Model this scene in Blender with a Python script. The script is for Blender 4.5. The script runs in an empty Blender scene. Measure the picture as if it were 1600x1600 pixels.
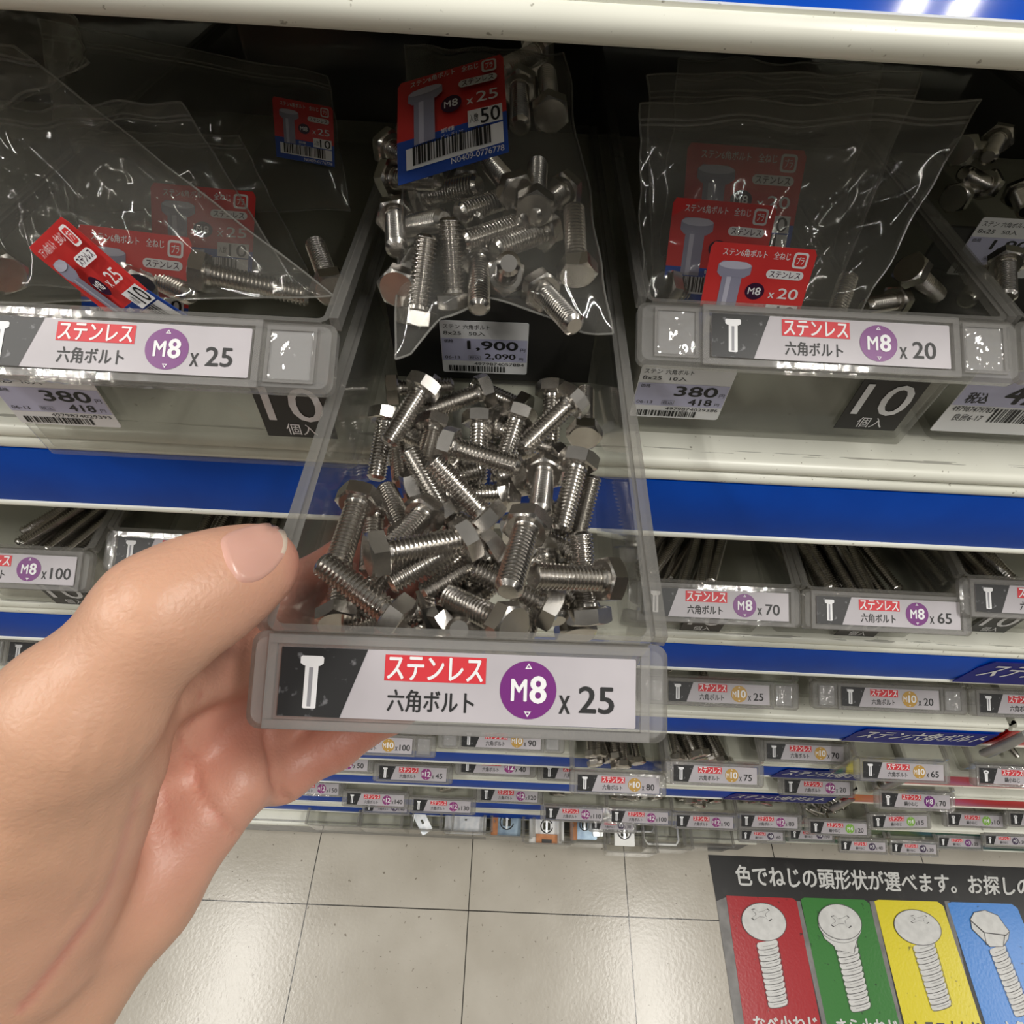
import bpy, bmesh, math, random
import numpy as np
from mathutils import Matrix, Vector, noise
random.seed(7)
S = bpy.context.scene
COL = S.collection
PI = math.pi

# ------------------------------------------------------------------ camera
F, PITCH, ROLL, YAW, H = 932.63, .915085, .0669865, -.0224553, 1.33768
def cam_rows():
    cp, sp = math.cos(PITCH), math.sin(PITCH)
    fwd = np.array([0, cp, -sp]); up = np.array([0, sp, cp]); right = np.array([1., 0, 0])
    cr, sr = math.cos(ROLL), math.sin(ROLL)
    right, up = cr*right + sr*up, -sr*right + cr*up
    Rz = np.array([[math.cos(YAW), -math.sin(YAW), 0], [math.sin(YAW), math.cos(YAW), 0], [0, 0, 1]])
    return np.array([Rz@right, Rz@up, Rz@fwd])
CM = cam_rows()
EYE = np.array([0, 0, H])
cam = bpy.data.cameras.new('camera'); camo = bpy.data.objects.new('camera', cam); COL.objects.link(camo)
cam.sensor_width = 36; cam.lens = F/1600*36; cam.clip_start = .01; cam.clip_end = 50
camo.matrix_world = Matrix(((CM[0][0], CM[1][0], -CM[2][0], 0), (CM[0][1], CM[1][1], -CM[2][1], 0), (CM[0][2], CM[1][2], -CM[2][2], H), (0, 0, 0, 1)))
S.camera = camo
# ------------------------------------------------------------------ world, lights, exposure
S.view_settings.view_transform = 'Standard'; S.view_settings.look = 'None'; S.view_settings.gamma = 1
S.view_settings.exposure = -0.56
W = bpy.data.worlds.new('store_surround'); S.world = W; W.use_nodes = True
wn = W.node_tree.nodes; wl = W.node_tree.links
wt = wn.new('ShaderNodeTexCoord'); ws = wn.new('ShaderNodeSeparateXYZ'); wr = wn.new('ShaderNodeValToRGB')
wm = wn.new('ShaderNodeMath'); wm.operation = 'MULTIPLY_ADD'; wm.inputs[1].default_value = .5; wm.inputs[2].default_value = .5
wl.new(wt.outputs['Generated'], ws.inputs[0]); wl.new(ws.outputs[2], wm.inputs[0]); wl.new(wm.outputs[0], wr.inputs[0])
wr.color_ramp.elements[0].color = (.05, .047, .043, 1); wr.color_ramp.elements[0].position = .60
wr.color_ramp.elements[1].color = (.80, .77, .71, 1); wr.color_ramp.elements[1].position = .86
wl.new(wr.outputs[0], wn['Background'].inputs[0]); wn['Background'].inputs[1].default_value = .32
def tube_light(x, y, ln, power, z=2.75):
    li = bpy.data.lights.new('ceiling_tube', 'AREA'); li.shape = 'RECTANGLE'; li.size = .025; li.size_y = ln
    li.energy = power; li.color = (1, .965, .9)
    o = bpy.data.objects.new('ceiling_tube', li); COL.objects.link(o); o.location = (x, y, z)
for x in (-3.5, -1.3, .9, 3.1):
    tube_light(x-.055, -.25, 1.2, 21); tube_light(x+.055, -.25, 1.2, 21)
    tube_light(x, -2.2, 1.2, 9)
S.cycles.transparent_max_bounces = 40; S.cycles.max_bounces = 10; S.cycles.glossy_bounces = 4
S.cycles.transmission_bounces = 6; S.cycles.diffuse_bounces = 3; S.cycles.caustics_reflective = False; S.cycles.caustics_refractive = False

# ------------------------------------------------------------------ pixel of the photograph -> point in the place
def ray(x, y): return np.array([(x-800)/F, -(y-800)/F, 1.]) @ CM
def aty(x, y, Y): d = ray(x, y); return EYE + d*(Y/d[1])
def atz(x, y, Z): d = ray(x, y); return EYE + d*((Z-H)/d[2])
def atd(x, y, D): return EYE + ray(x, y)*D
def topx(P):
    C = (np.atleast_2d(P)-EYE) @ CM.T
    return np.c_[800+F*C[:, 0]/C[:, 2], 800-F*C[:, 1]/C[:, 2]]

# ------------------------------------------------------------------ materials
MATS = {}
def lin(r, g, b): return tuple(((c/255)/12.92 if c/255 <= .04045 else ((c/255+.055)/1.055)**2.4) for c in (r, g, b))
def mat(name, rgb=None, rough=.5, metal=0, spec=.5, **kw):
    if name in MATS: return MATS[name]
    m = bpy.data.materials.new(name); m.use_nodes = True; MATS[name] = m
    b = m.node_tree.nodes['Principled BSDF']
    if rgb: b.inputs['Base Color'].default_value = (*rgb, 1)
    b.inputs['Roughness'].default_value = rough; b.inputs['Metallic'].default_value = metal
    b.inputs['Specular IOR Level'].default_value = spec
    return m
def N(m, t, **kw):
    n = m.node_tree.nodes.new(t)
    for k, v in kw.items():
        if hasattr(n, k): setattr(n, k, v)
        else: n.inputs[k.replace('_', ' ')].default_value = v
    return n
def L(m, a, b): m.node_tree.links.new(a, b)
def bsdf(m): return m.node_tree.nodes['Principled BSDF']
def ramp(m, fac, stops):
    r = N(m, 'ShaderNodeValToRGB'); L(m, fac, r.inputs[0]); e = r.color_ramp.elements
    while len(e) < len(stops): e.new(.5)
    for i, (p, c) in enumerate(stops): e[i].position = p; e[i].color = (*c, 1)
    return r.outputs[0]
def noisefac(m, scale, detail=3, coord='Object'):
    t = N(m, 'ShaderNodeTexCoord'); n = N(m, 'ShaderNodeTexNoise'); n.inputs['Scale'].default_value = scale; n.inputs['Detail'].default_value = detail
    L(m, t.outputs[coord], n.inputs['Vector']); return n.outputs['Fac']
def bump(m, fac, strength, dist=.001):
    b = N(m, 'ShaderNodeBump'); b.inputs['Strength'].default_value = strength; b.inputs['Distance'].default_value = dist
    L(m, fac, b.inputs['Height']); L(m, b.outputs[0], bsdf(m).inputs['Normal'])
def vary(name, c0, c1, scale, rough, p=(.35, .65), **kw):
    m = mat(name, c0, rough, **kw)
    L(m, ramp(m, noisefac(m, scale), [(p[0], c0), (p[1], c1)]), bsdf(m).inputs['Base Color']); return m

white_paint = vary('white_paint', lin(225, 225, 212), lin(238, 238, 226), 14, .32)
f_ = noisefac(white_paint, 420, 2)
mx = N(white_paint, 'ShaderNodeMixRGB'); mx.blend_type = 'MULTIPLY'; mx.inputs[0].default_value = 1
src = bsdf(white_paint).inputs['Base Color'].links[0].from_socket
L(white_paint, src, mx.inputs[1]); L(white_paint, ramp(white_paint, f_, [(.24, (.45, .43, .40)), (.30, (1, 1, 1))]), mx.inputs[2]); L(white_paint, mx.outputs[0], bsdf(white_paint).inputs['Base Color'])
geo = N(white_paint, 'ShaderNodeTexCoord'); mp = N(white_paint, 'ShaderNodeMapping'); mp.inputs['Scale'].default_value = (38, 700, 1); L(white_paint, geo.outputs['Object'], mp.inputs[0])
nz_ = N(white_paint, 'ShaderNodeTexNoise'); nz_.inputs['Scale'].default_value = 1; nz_.inputs['Detail'].default_value = 5; L(white_paint, mp.outputs[0], nz_.inputs['Vector'])
sy_ = N(white_paint, 'ShaderNodeSeparateXYZ'); L(white_paint, geo.outputs['Object'], sy_.inputs[0])
cmp_ = N(white_paint, 'ShaderNodeMath', operation='COMPARE'); L(white_paint, sy_.outputs[1], cmp_.inputs[0]); cmp_.inputs[1].default_value = -.0078; cmp_.inputs[2].default_value = .0009
gt_ = N(white_paint, 'ShaderNodeMath', operation='GREATER_THAN'); L(white_paint, nz_.outputs['Fac'], gt_.inputs[0]); gt_.inputs[1].default_value = .53
mu_ = N(white_paint, 'ShaderNodeMath', operation='MULTIPLY'); L(white_paint, cmp_.outputs[0], mu_.inputs[0]); L(white_paint, gt_.outputs[0], mu_.inputs[1])
ms_ = N(white_paint, 'ShaderNodeMath', operation='MULTIPLY'); L(white_paint, mu_.outputs[0], ms_.inputs[0]); ms_.inputs[1].default_value = .6
mx2 = N(white_paint, 'ShaderNodeMixRGB'); L(white_paint, ms_.outputs[0], mx2.inputs[0]); L(white_paint, mx.outputs[0], mx2.inputs[1]); mx2.inputs[2].default_value = (.16, .15, .13, 1); L(white_paint, mx2.outputs[0], bsdf(white_paint).inputs['Base Color'])
blue_strip = vary('blue_strip', lin(0, 72, 184), lin(2, 78, 194), 30, .45, spec=.12)
blue_gloss = vary('blue_strip_gloss', lin(0, 72, 184), lin(2, 78, 194), 30, .07, spec=.5)
navy_strip = vary('navy_strip', lin(20, 26, 122), lin(24, 32, 132), 30, .45, spec=.12)
red_strip = vary('red_strip', lin(214, 38, 40), lin(222, 46, 46), 30, .3)
green_strip = vary('green_strip', lin(16, 84, 58), lin(20, 92, 64), 30, .3)
grey_metal = vary('grey_metal', (.30, .30, .30), (.38, .38, .37), 60, .4, metal=.4)
dark_panel = vary('dark_panel', (.028, .026, .024), (.05, .046, .042), 8, .6)
steel = mat('stainless_steel', (.60, .57, .53), .22, 1)
L(steel, ramp(steel, noisefac(steel, 120, 2), [(.3, (.58, .555, .52)), (.7, (.68, .655, .62))]), bsdf(steel).inputs['Base Color'])
zinc = vary('zinc_plate', (.62, .66, .70), (.78, .80, .82), 120, .3, metal=.9)
bracket_white = mat('bracket_white', lin(240, 240, 236), .35)
bracket_orange = vary('bracket_orange', lin(190, 120, 70), lin(208, 138, 86), 90, .5)
bracket_blue = vary('blue_steel', lin(110, 128, 146), lin(140, 158, 172), 70, .35, metal=.6)
black_plastic = vary('black_plastic', (.010, .010, .010), (.018, .017, .016), 40, .4)
paper = vary('label_paper', lin(176, 171, 176), lin(186, 181, 186), 40, .45)
tag_white = mat('tag_white', lin(236, 236, 238), .5)
tag_lavender = mat('tag_lavender', lin(196, 196, 224), .5)
ink = mat('black_ink', (.012, .012, .013), .5)
ink_white = mat('white_ink', lin(232, 232, 234), .5)
ink_grey = mat('grey_ink', lin(150, 150, 156), .5)
red_ink = mat('red_ink', lin(206, 46, 56), .5)
card_red = vary('card_red', lin(205, 52, 52), lin(214, 60, 58), 50, .4)
card_blue = vary('card_blue', lin(34, 72, 160), lin(40, 80, 170), 50, .4)
plum = mat('plum_ink', lin(52, 18, 50), .4)
purple = mat('purple_ink', lin(112, 36, 118), .4)
magenta = mat('magenta_ink', lin(140, 50, 120), .4)
gold = mat('gold_ink', lin(186, 146, 66), .4)
lime = mat('lime_ink', lin(128, 178, 70), .4)
darkv = mat('violet_black_ink', lin(60, 44, 74), .4)
scratched_black = mat('scratched_black', (.014, .014, .015), .45)
L(scratched_black, ramp(scratched_black, noisefac(scratched_black, 260, 5), [(.62, (.014, .014, .015)), (.70, (.16, .16, .17))]), bsdf(scratched_black).inputs['Base Color'])

def clear(name, tint, haze, rough=.06, hazecol=(.75, .75, .72), ior=1.49, bumpy=None):
    m = bpy.data.materials.new(name); m.use_nodes = True; MATS[name] = m
    nt = m.node_tree; nt.nodes.remove(bsdf(m)); out = nt.nodes['Material Output']
    tr = N(m, 'ShaderNodeBsdfTransparent'); tr.inputs[0].default_value = (*tint, 1)
    gl = N(m, 'ShaderNodeBsdfGlossy'); gl.inputs['Roughness'].default_value = rough
    df = N(m, 'ShaderNodeBsdfDiffuse'); df.inputs[0].default_value = (*hazecol, 1)
    fr = N(m, 'ShaderNodeFresnel'); ge = N(m, 'ShaderNodeNewGeometry'); mr = N(m, 'ShaderNodeMapRange')
    mr.inputs['To Min'].default_value = ior; mr.inputs['To Max'].default_value = 1/ior
    L(m, ge.outputs['Backfacing'], mr.inputs['Value']); L(m, mr.outputs[0], fr.inputs['IOR'])
    m1 = N(m, 'ShaderNodeMixShader'); m1.inputs[0].default_value = haze
    m2 = N(m, 'ShaderNodeMixShader')
    L(m, tr.outputs[0], m1.inputs[1]); L(m, df.outputs[0], m1.inputs[2])
    L(m, fr.outputs[0], m2.inputs[0]); L(m, m1.outputs[0], m2.inputs[1]); L(m, gl.outputs[0], m2.inputs[2]); L(m, m2.outputs[0], out.inputs[0])
    if bumpy:
        b = N(m, 'ShaderNodeBump'); b.inputs['Strength'].default_value = bumpy[1]; b.inputs['Distance'].default_value = bumpy[2]
        L(m, noisefac(m, bumpy[0], 2), b.inputs['Height'])
        L(m, b.outputs[0], gl.inputs['Normal']); L(m, b.outputs[0], fr.inputs['Normal'])
    return m
clear_wall = clear('clear_plastic', (.90, .90, .885), .028, .05, bumpy=(60, .12, .001))
clear_edge = clear('clear_plastic_edge', (.78, .77, .75), .20, .10, (.50, .49, .47), bumpy=(90, .3, .001))
clear_lip = clear('clear_plastic_lip', (.80, .80, .785), .24, .06, (.60, .59, .58), bumpy=(70, .35, .001))
clear_frame = clear('clear_plastic_frame', (.78, .77, .76), .20, .08, (.70, .69, .68), bumpy=(90, .4, .001))
clear_window = clear('clear_plastic_window', (.72, .72, .71), .30, .05, (.80, .79, .79), 2.2, bumpy=(120, .8, .003))
film = clear('bag_film', (.94, .94, .93), .055, .045, (.55, .54, .50), 1.42, bumpy=(24, .10, .003))
film_edge = clear('bag_film_seam', (.82, .82, .80), .20, .12, (.62, .61, .58), 1.45)

# ------------------------------------------------------------------ mesh builder
_tc = {}
def text2d(s, bold=.012):
    k = (s, bold)
    if k not in _tc:
        cu = bpy.data.curves.new('t', 'FONT'); cu.body = s; cu.size = 1; cu.offset = bold; cu.resolution_u = 3
        o = bpy.data.objects.new('t', cu); me = o.to_mesh()
        V = np.array([v.co[:2] for v in me.vertices]); Fc = [tuple(p.vertices) for p in me.polygons]
        o.to_mesh_clear(); bpy.data.objects.remove(o); bpy.data.curves.remove(cu)
        lo, hi = V.min(0), V.max(0); _tc[k] = ((V-lo)/(hi-lo), Fc)
    return _tc[k]
class MB:
    def __init__(s): s.V = []; s.Fc = []; s.MI = []; s.mats = []
    def mi(s, m):
        if m not in s.mats: s.mats.append(m)
        return s.mats.index(m)
    def add(s, V, Fc, m, M=None):
        o = len(s.V); i = s.mi(m)
        V = np.asarray(V, float)
        if M is not None: V = V @ np.array(M)[:3, :3].T + np.array(M)[:3, 3]
        s.V += [tuple(v) for v in V]; s.Fc += [tuple(o+a for a in f) for f in Fc]; s.MI += [i]*len(Fc)
    def box(s, x0, y0, z0, x1, y1, z1, m, M=None):
        V = [(x, y, z) for x in (x0, x1) for y in (y0, y1) for z in (z0, z1)]
        s.add(V, [(0, 1, 3, 2), (4, 6, 7, 5), (0, 4, 5, 1), (2, 3, 7, 6), (0, 2, 6, 4), (1, 5, 7, 3)], m, M)
    def flat(s, pts, z, m, M=None):
        s.add([(x, y, z) for x, y in pts], [tuple(range(len(pts)))], m, M)
    def slab(s, pts, z0, z1, m, M=None, side=None):
        n = len(pts)
        s.add([(x, y, z0) for x, y in pts]+[(x, y, z1) for x, y in pts], [tuple(range(n-1, -1, -1)), tuple(range(n, 2*n))], m, M)
        s.add([(x, y, z0) for x, y in pts]+[(x, y, z1) for x, y in pts], [(i, (i+1) % n, n+(i+1) % n, n+i) for i in range(n)], side or m, M)
    def tx(s, body, x0, y0, x1, y1, z, m, M=None, bold=.012, shear=0):
        V, Fc = text2d(body, 0); d = (y1-y0)*bold*.85; sz = abs(y1-y0)*.0004
        x0 += d; x1 -= d
        for k, (dx, dy) in enumerate(((0, 0), (-1, 0), (1, 0), (0, 1), (0, -1)) if d > 0 else ((0, 0),)):
            s.add([(x0+(x1-x0)*a+shear*(b-.5)*(y1-y0)+dx*d, y0+(y1-y0)*b+dy*d*.7, z+k*sz) for a, b in V], Fc, m, M)
    def tube(s, pts, r, m, n=10, M=None, cap=True):
        pts = [Vector(p) for p in pts]; rings = []
        rs = r if hasattr(r, '__len__') else [r]*len(pts)
        t0 = (pts[1]-pts[0]).normalized(); u = t0.orthogonal().normalized()
        for i, p in enumerate(pts):
            t = (pts[min(i+1, len(pts)-1)]-pts[max(i-1, 0)]).normalized()
            u = (u-t*u.dot(t)).normalized(); w = t.cross(u)
            rings.append([p+rs[i]*(math.cos(2*PI*k/n)*u+math.sin(2*PI*k/n)*w) for k in range(n)])
        V = [v for rg in rings for v in rg]
        Fc = [(i*n+k, i*n+(k+1) % n, (i+1)*n+(k+1) % n, (i+1)*n+k) for i in range(len(pts)-1) for k in range(n)]
        if cap: Fc += [tuple(range(n-1, -1, -1)), tuple((len(pts)-1)*n+k for k in range(n))]
        s.add(V, Fc, m, M)
    def lathe(s, prof, m, n=16, M=None):   # prof: (r, z)
        V = [(r*math.cos(2*PI*k/n), r*math.sin(2*PI*k/n), z) for r, z in prof for k in range(n)]
        Fc = [(i*n+k, i*n+(k+1) % n, (i+1)*n+(k+1) % n, (i+1)*n+k) for i in range(len(prof)-1) for k in range(n)]
        Fc += [tuple(range(n-1, -1, -1)), tuple((len(prof)-1)*n+k for k in range(n))]
        s.add(V, Fc, m, M)
    def mesh(s, name, smooth=None):
        me = bpy.data.meshes.new(name); me.from_pydata(s.V, [], s.Fc)
        for m in s.mats: me.materials.append(m)
        me.polygons.foreach_set('material_index', s.MI)
        if smooth:
            me.polygons.foreach_set('use_smooth', [True]*len(me.polygons)); me.set_sharp_from_angle(angle=math.radians(smooth))
        me.update(); return me
    def build(s, name, parent=None, smooth=None, **kw): return link(name, s.mesh(name, smooth), parent, **kw)
def link(name, me, parent=None, mw=None, **kw):
    o = bpy.data.objects.new(name, me); COL.objects.link(o)
    if parent: o.parent = parent
    if mw is not None: o.matrix_world = mw
    tag(o, **kw); return o
def tag(o, label=None, cat=None, group=None, kind=None):
    if label: o['label'] = label
    if cat: o['category'] = cat
    if group: o['group'] = group
    if kind: o['kind'] = kind
    return o
def thing(name, mw, label, cat, group=None):
    o = bpy.data.objects.new(name, None); COL.objects.link(o); o.empty_display_size = .02
    o.matrix_world = mw if isinstance(mw, Matrix) else Matrix.Translation(Vector([float(c) for c in mw])); return tag(o, label, cat, group)
def frame(o, x, y):
    x = Vector(x).normalized(); y = Vector(y); y = (y-x*y.dot(x)).normalized(); z = x.cross(y)
    return Matrix(((x.x, y.x, z.x, o[0]), (x.y, y.y, z.y, o[1]), (x.z, y.z, z.z, o[2]), (0, 0, 0, 1)))
def rrect(x0, y0, x1, y1, r, n=5):
    P = []
    for cx, cy, a in ((x1-r, y0+r, -90), (x1-r, y1-r, 0), (x0+r, y1-r, 90), (x0+r, y0+r, 180)):
        P += [(cx+r*math.cos(math.radians(a+90*i/n)), cy+r*math.sin(math.radians(a+90*i/n))) for i in range(n+1)]
    return P
def ell(cx, cy, rx, ry=None, n=32, a0=0):
    ry = ry or rx
    return [(cx+rx*math.cos(2*PI*i/n)*math.cos(a0)-ry*math.sin(2*PI*i/n)*math.sin(a0), cy+rx*math.cos(2*PI*i/n)*math.sin(a0)+ry*math.sin(2*PI*i/n)*math.cos(a0)) for i in range(n)]

# ================================================================== the floor
T = .3; TX, TY = -.3292, .0872
floor_m = mat('vinyl_tile', lin(190, 184, 172), .22)
tc = N(floor_m, 'ShaderNodeTexCoord'); sp = N(floor_m, 'ShaderNodeSeparateXYZ'); L(floor_m, tc.outputs['Object'], sp.inputs[0])
def seam(sock, off):
    a = N(floor_m, 'ShaderNodeMath', operation='SUBTRACT'); L(floor_m, sock, a.inputs[0]); a.inputs[1].default_value = off-30*T
    b = N(floor_m, 'ShaderNodeMath', operation='PINGPONG'); L(floor_m, a.outputs[0], b.inputs[0]); b.inputs[1].default_value = T/2
    c = N(floor_m, 'ShaderNodeMath', operation='LESS_THAN'); L(floor_m, b.outputs[0], c.inputs[0]); c.inputs[1].default_value = .0009
    return c.outputs[0]
mxm = N(floor_m, 'ShaderNodeMath', operation='MAXIMUM'); L(floor_m, seam(sp.outputs[0], TX), mxm.inputs[0]); L(floor_m, seam(sp.outputs[1], TY), mxm.inputs[1])
base = ramp(floor_m, noisefac(floor_m, 9, 6), [(.3, lin(180, 173, 160)), (.7, lin(197, 191, 179))])
fl = ramp(floor_m, noisefac(floor_m, 130, 2), [(.25, (.45, .42, .39)), (.31, (1, 1, 1)), (.70, (1, 1, 1)), (.76, (1.1, 1.1, 1.1))])
m1 = N(floor_m, 'ShaderNodeMixRGB', blend_type='MULTIPLY'); m1.inputs[0].default_value = 1; L(floor_m, base, m1.inputs[1]); L(floor_m, fl, m1.inputs[2])
m2 = N(floor_m, 'ShaderNodeMixRGB'); L(floor_m, mxm.outputs[0], m2.inputs[0]); L(floor_m, m1.outputs[0], m2.inputs[1]); m2.inputs[2].default_value = (.02, .018, .015, 1)
L(floor_m, m2.outputs[0], bsdf(floor_m).inputs['Base Color'])
bump(floor_m, noisefac(floor_m, 160, 3), .25, .0008)
b = MB(); b.box(-4, -3, -.05, 4, 1.2, 0, floor_m); b.build('floor', kind='structure')
b = MB(); b.box(-4, .93, 0, 4, .98, 3.0, mat('wall_paint', (.25, .24, .22), .7)); b.build('wall_back', kind='structure')

# ================================================================== shelving
XB = .497                       # where the blue bay ends and the red/green bay begins
SH = [(.185, 1.2985), (.185, 1.1275), (.19, None), (.20, None), (.21, None), (.213, None), (.220, None), (.220, None)]
PXS = [None, None, (1045, 1004), (1040, 1120), (685, 1174), (707, 1217), (748, 1253), (748, 1269)]
SH = [(Y, z if z else float(aty(*p, Y)[2])) for (Y, z), p in zip(SH, PXS)]
shelf = thing('display_shelf', (0, .2, 0), 'white store shelving bay with blue price strips, full of clear drawers', 'shelf')
MI_ = shelf.matrix_world.inverted()
def shelf_level(root, x0, x1, Y, bt, strip, tilt=0, hs=.040, depth=.56):
    o = root.matrix_world.translation
    b = MB(); top = bt+.0135
    b.box(x0, Y+.003, bt-.012, x1, depth, top, white_paint)
    for yy, zz, r in ((Y+.0030, bt+.0100, .0036), (Y+.0022, bt+.0034, .0036)):
        b.tube([(x0, yy, zz), (x1, yy, zz)], r, white_paint, 14)
    b.tube([(x0, Y-.0006, bt-hs-.0012), (x1, Y-.0006, bt-hs-.0012)], .0019, white_paint, 10)
    b.V = [tuple(Vector(v)-o) for v in b.V]
    bo = b.build('shelf_board', root, 40)
    b = MB(); n = 10; prof = []
    for i in range(n+1):
        t = i/n; prof.append((Y-.0008-.0016*math.sin(PI*t), bt-hs*t))
    V = [(x, y, z) for x in (x0, x1) for y, z in prof] + [(x, Y+.001, z) for x in (x0, x1) for z in (bt, bt-hs)]
    Fc = [(i, i+1, n+1+i+1, n+1+i) for i in range(n)]
    k = 2*(n+1); Fc += [(k, k+1, k+3, k+2), (0, n+1, k+2, k), (n, k+1, k+3, 2*n+1)]
    b.add(V, Fc, strip); b.V = [tuple(Vector(v)-o) for v in b.V]
    st = b.build('price_strip', bo, 40)
    return bo, st
for i, (Y, bt) in enumerate(SH):
    if i == 0: continue
    shelf_level(shelf, -1.2, XB-.002, Y, bt, blue_strip)
# topmost level: thicker rounded lip, its price strip leans back
o = Vector((0, .2, 0)); b = MB()
b.box(-1.2, .187, 1.2905, XB-.002, .56, 1.30, white_paint)
b.tube([(-1.2, .1875, 1.2948), (XB-.002, .1875, 1.2948)], .0042, white_paint, 20)
b.V = [tuple(Vector(v)-o) for v in b.V]; tb = b.build('shelf_board', shelf, 40)
b = MB(); b.add([(-1.2, .1865, 1.2965), (XB-.002, .1865, 1.2965), (XB-.002, .2235, 1.3405), (-1.2, .2235, 1.3405), (-1.2, .2305, 1.3345), (XB-.002, .2305, 1.3345), (XB-.002, .1905, 1.2965), (-1.2, .1905, 1.2965)],
    [(0, 1, 2, 3), (3, 2, 5, 4), (4, 5, 6, 7), (7, 6, 1, 0), (0, 3, 4, 7), (1, 6, 5, 2)], blue_gloss)
b.V = [tuple(Vector(v)-o) for v in b.V]; b.build('price_strip', tb)
b = MB(); b.box(-1.2, .36, 0, XB-.002, .375, 1.6, dark_panel); b.V = [(x, y, z) for x, y, z in [tuple(Vector(v)-o+Vector((0, .185, 0))) for v in b.V]]; b.build('back_panel', shelf)
b = MB(); b.box(-1.2, .204, 0.012, XB-.002, .22, .118, grey_metal); b.tube([(-1.2, .203, .110), (XB-.002, .203, .110)], .005, white_paint); b.box(-1.2, .212, 0, XB-.002, .22, .013, black_plastic)
b.V = [tuple(Vector(v)-o) for v in b.V]; b.build('kick_plate', shelf, 40)
b = MB(); b.box(-1.2, .206, .112, XB-.002, .56, .122, white_paint); b.V = [tuple(Vector(v)-o) for v in b.V]; b.build('base_tray', shelf)
# navy name stickers on the strips
for (lv, px0, tx0, tx1, body, hz) in ((2, (1512, 1045), (1530, 1035), None, 'ステンレス小ねじ', .8), (3, (1335, 1140), (1342, 1132), (1520, 1140), 'ステン六角ボルト', .8), (4, (1212, 1205), (1217, 1196), (1300, 1200), 'ステン六角ボルト', .8), (5, (1140, 1238), (1146, 1236), (1215, 1240), 'ステン六角ボルト', .8)):
    Y, bt = SH[lv]; x0 = aty(*px0, Y-.003)[0]; x1 = min(XB-.004, x0+.28)
    b = MB(); M = frame((0, Y-.0027, bt), (1, 0, 0), (0, 0, 1))
    b.slab([(x0+.004, -.0385), (x1, -.0385), (x1, -.001), (x0+.012, -.001), (x0+.006, -.012)], -.0003, .0003, navy_strip, M)
    tx = x0+.014; tw = min(.13, x1-tx-.004)
    b.tx(body, tx, -.026, tx+tw, -.004, .0006, ink_white, M, .02, shear=.25)
    b.V = [tuple(Vector(v)-o) for v in b.V]
    b.build('name_sticker', shelf.children[lv-1] if False else shelf)
# the right-hand bay
bay = thing('display_shelf', (.9, .2, 0), 'white shelving bay at the right with red and green price strips', 'shelf')
RB = [('red', (1500, 1213), .205), ('red', (1488, 1247), .208), ('green', (1361, 1296), .207), ('green', (1534, 1320), .200)]
RZ = []
for cl, p, Y in RB:
    bt = float(aty(*p, Y)[2]); RZ.append((Y, bt))
    shelf_level(bay, XB+.003, 1.9, Y, bt, red_strip if cl == 'red' else green_strip)
for Y, bt, cl in ((.185, 1.2985, blue_strip), (SH[1][0], SH[1][1], blue_strip), (SH[2][0], SH[2][1], blue_strip), (SH[3][0], SH[3][1]+.004, red_strip)):
    shelf_level(bay, XB+.003, 1.9, Y, bt, cl)
o = Vector((.9, .2, 0))
b = MB(); b.box(XB+.003, .545, 0, 1.9, .56, 1.6, dark_panel); b.V = [tuple(Vector(v)-o) for v in b.V]; b.build('back_panel', bay)
b = MB(); b.box(XB+.003, .235, 0, 1.9, .25, .115, grey_metal); b.V = [tuple(Vector(v)-o) for v in b.V]; b.build('kick_plate', bay)
# rounded strip ends where the two bays meet
for lv in (3, 4, 5):
    Y, bt = SH[lv]; b = MB()
    b.tube([(XB+.009, Y-.007, bt+.016), (XB+.009, Y-.008, bt-.01), (XB+.009, Y-.008, bt-.042), (XB+.009, Y-.006, bt-.048)], [.004, .0048, .0048, .003], grey_metal, 12)
    b.V = [tuple(Vector(v)-o) for v in b.V]; b.build('strip_end_cap', bay, 60)

# ================================================================== drawers
SL = math.radians(60)           # how far the label lip leans back from upright
EXD = Vector((0, -math.sin(SL), -math.cos(SL)))
def shell(w, h, ln, t=.0022, hb=None):
    key = ('shell', round(w, 4), round(h, 4), round(ln, 3), t)
    if key in MATS: return MATS[key]
    b = MB(); r = .004; d = .0025
    lo = rrect(-w/2+d, d*.4, w/2-d, ln-d, r); hi = rrect(-w/2, 0, w/2, ln, r)
    li = rrect(-w/2+d+t, d*.4+t, w/2-d-t, ln-d-t, r*.6); hi_i = rrect(-w/2+t, t, w/2-t, ln-t, r*.6)
    n = len(lo); ring = lambda a, c: [(i+a*n, (i+1) % n+a*n, (i+1) % n+c*n, i+c*n) for i in range(n)]
    V = [(x, y, -h) for x, y in lo]+[(x, y, 0) for x, y in hi]+[(x, y, 0) for x, y in hi_i]+[(x, y, -h+t) for x, y in li]
    b.add(V, ring(0, 1)+ring(2, 3)+[tuple(range(n-1, -1, -1)), tuple(range(3*n, 4*n))], clear_wall)
    b.add(V, ring(1, 2), clear_edge)
    # rim flange along the sides
    for s in (-1, 1):
        x0, x1 = sorted((s*(w/2-.0002), s*(w/2+.0030)))
        b.box(x0, .002, -.0045, x1, ln-.002, .0006, clear_edge)
    b.box(-w/2+t, .0, -.0035, w/2-t, .0001, .0, clear_edge)
    me = b.mesh('drawer_body', 45); MATS[key] = me; return me
LIPL = .0245
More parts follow.
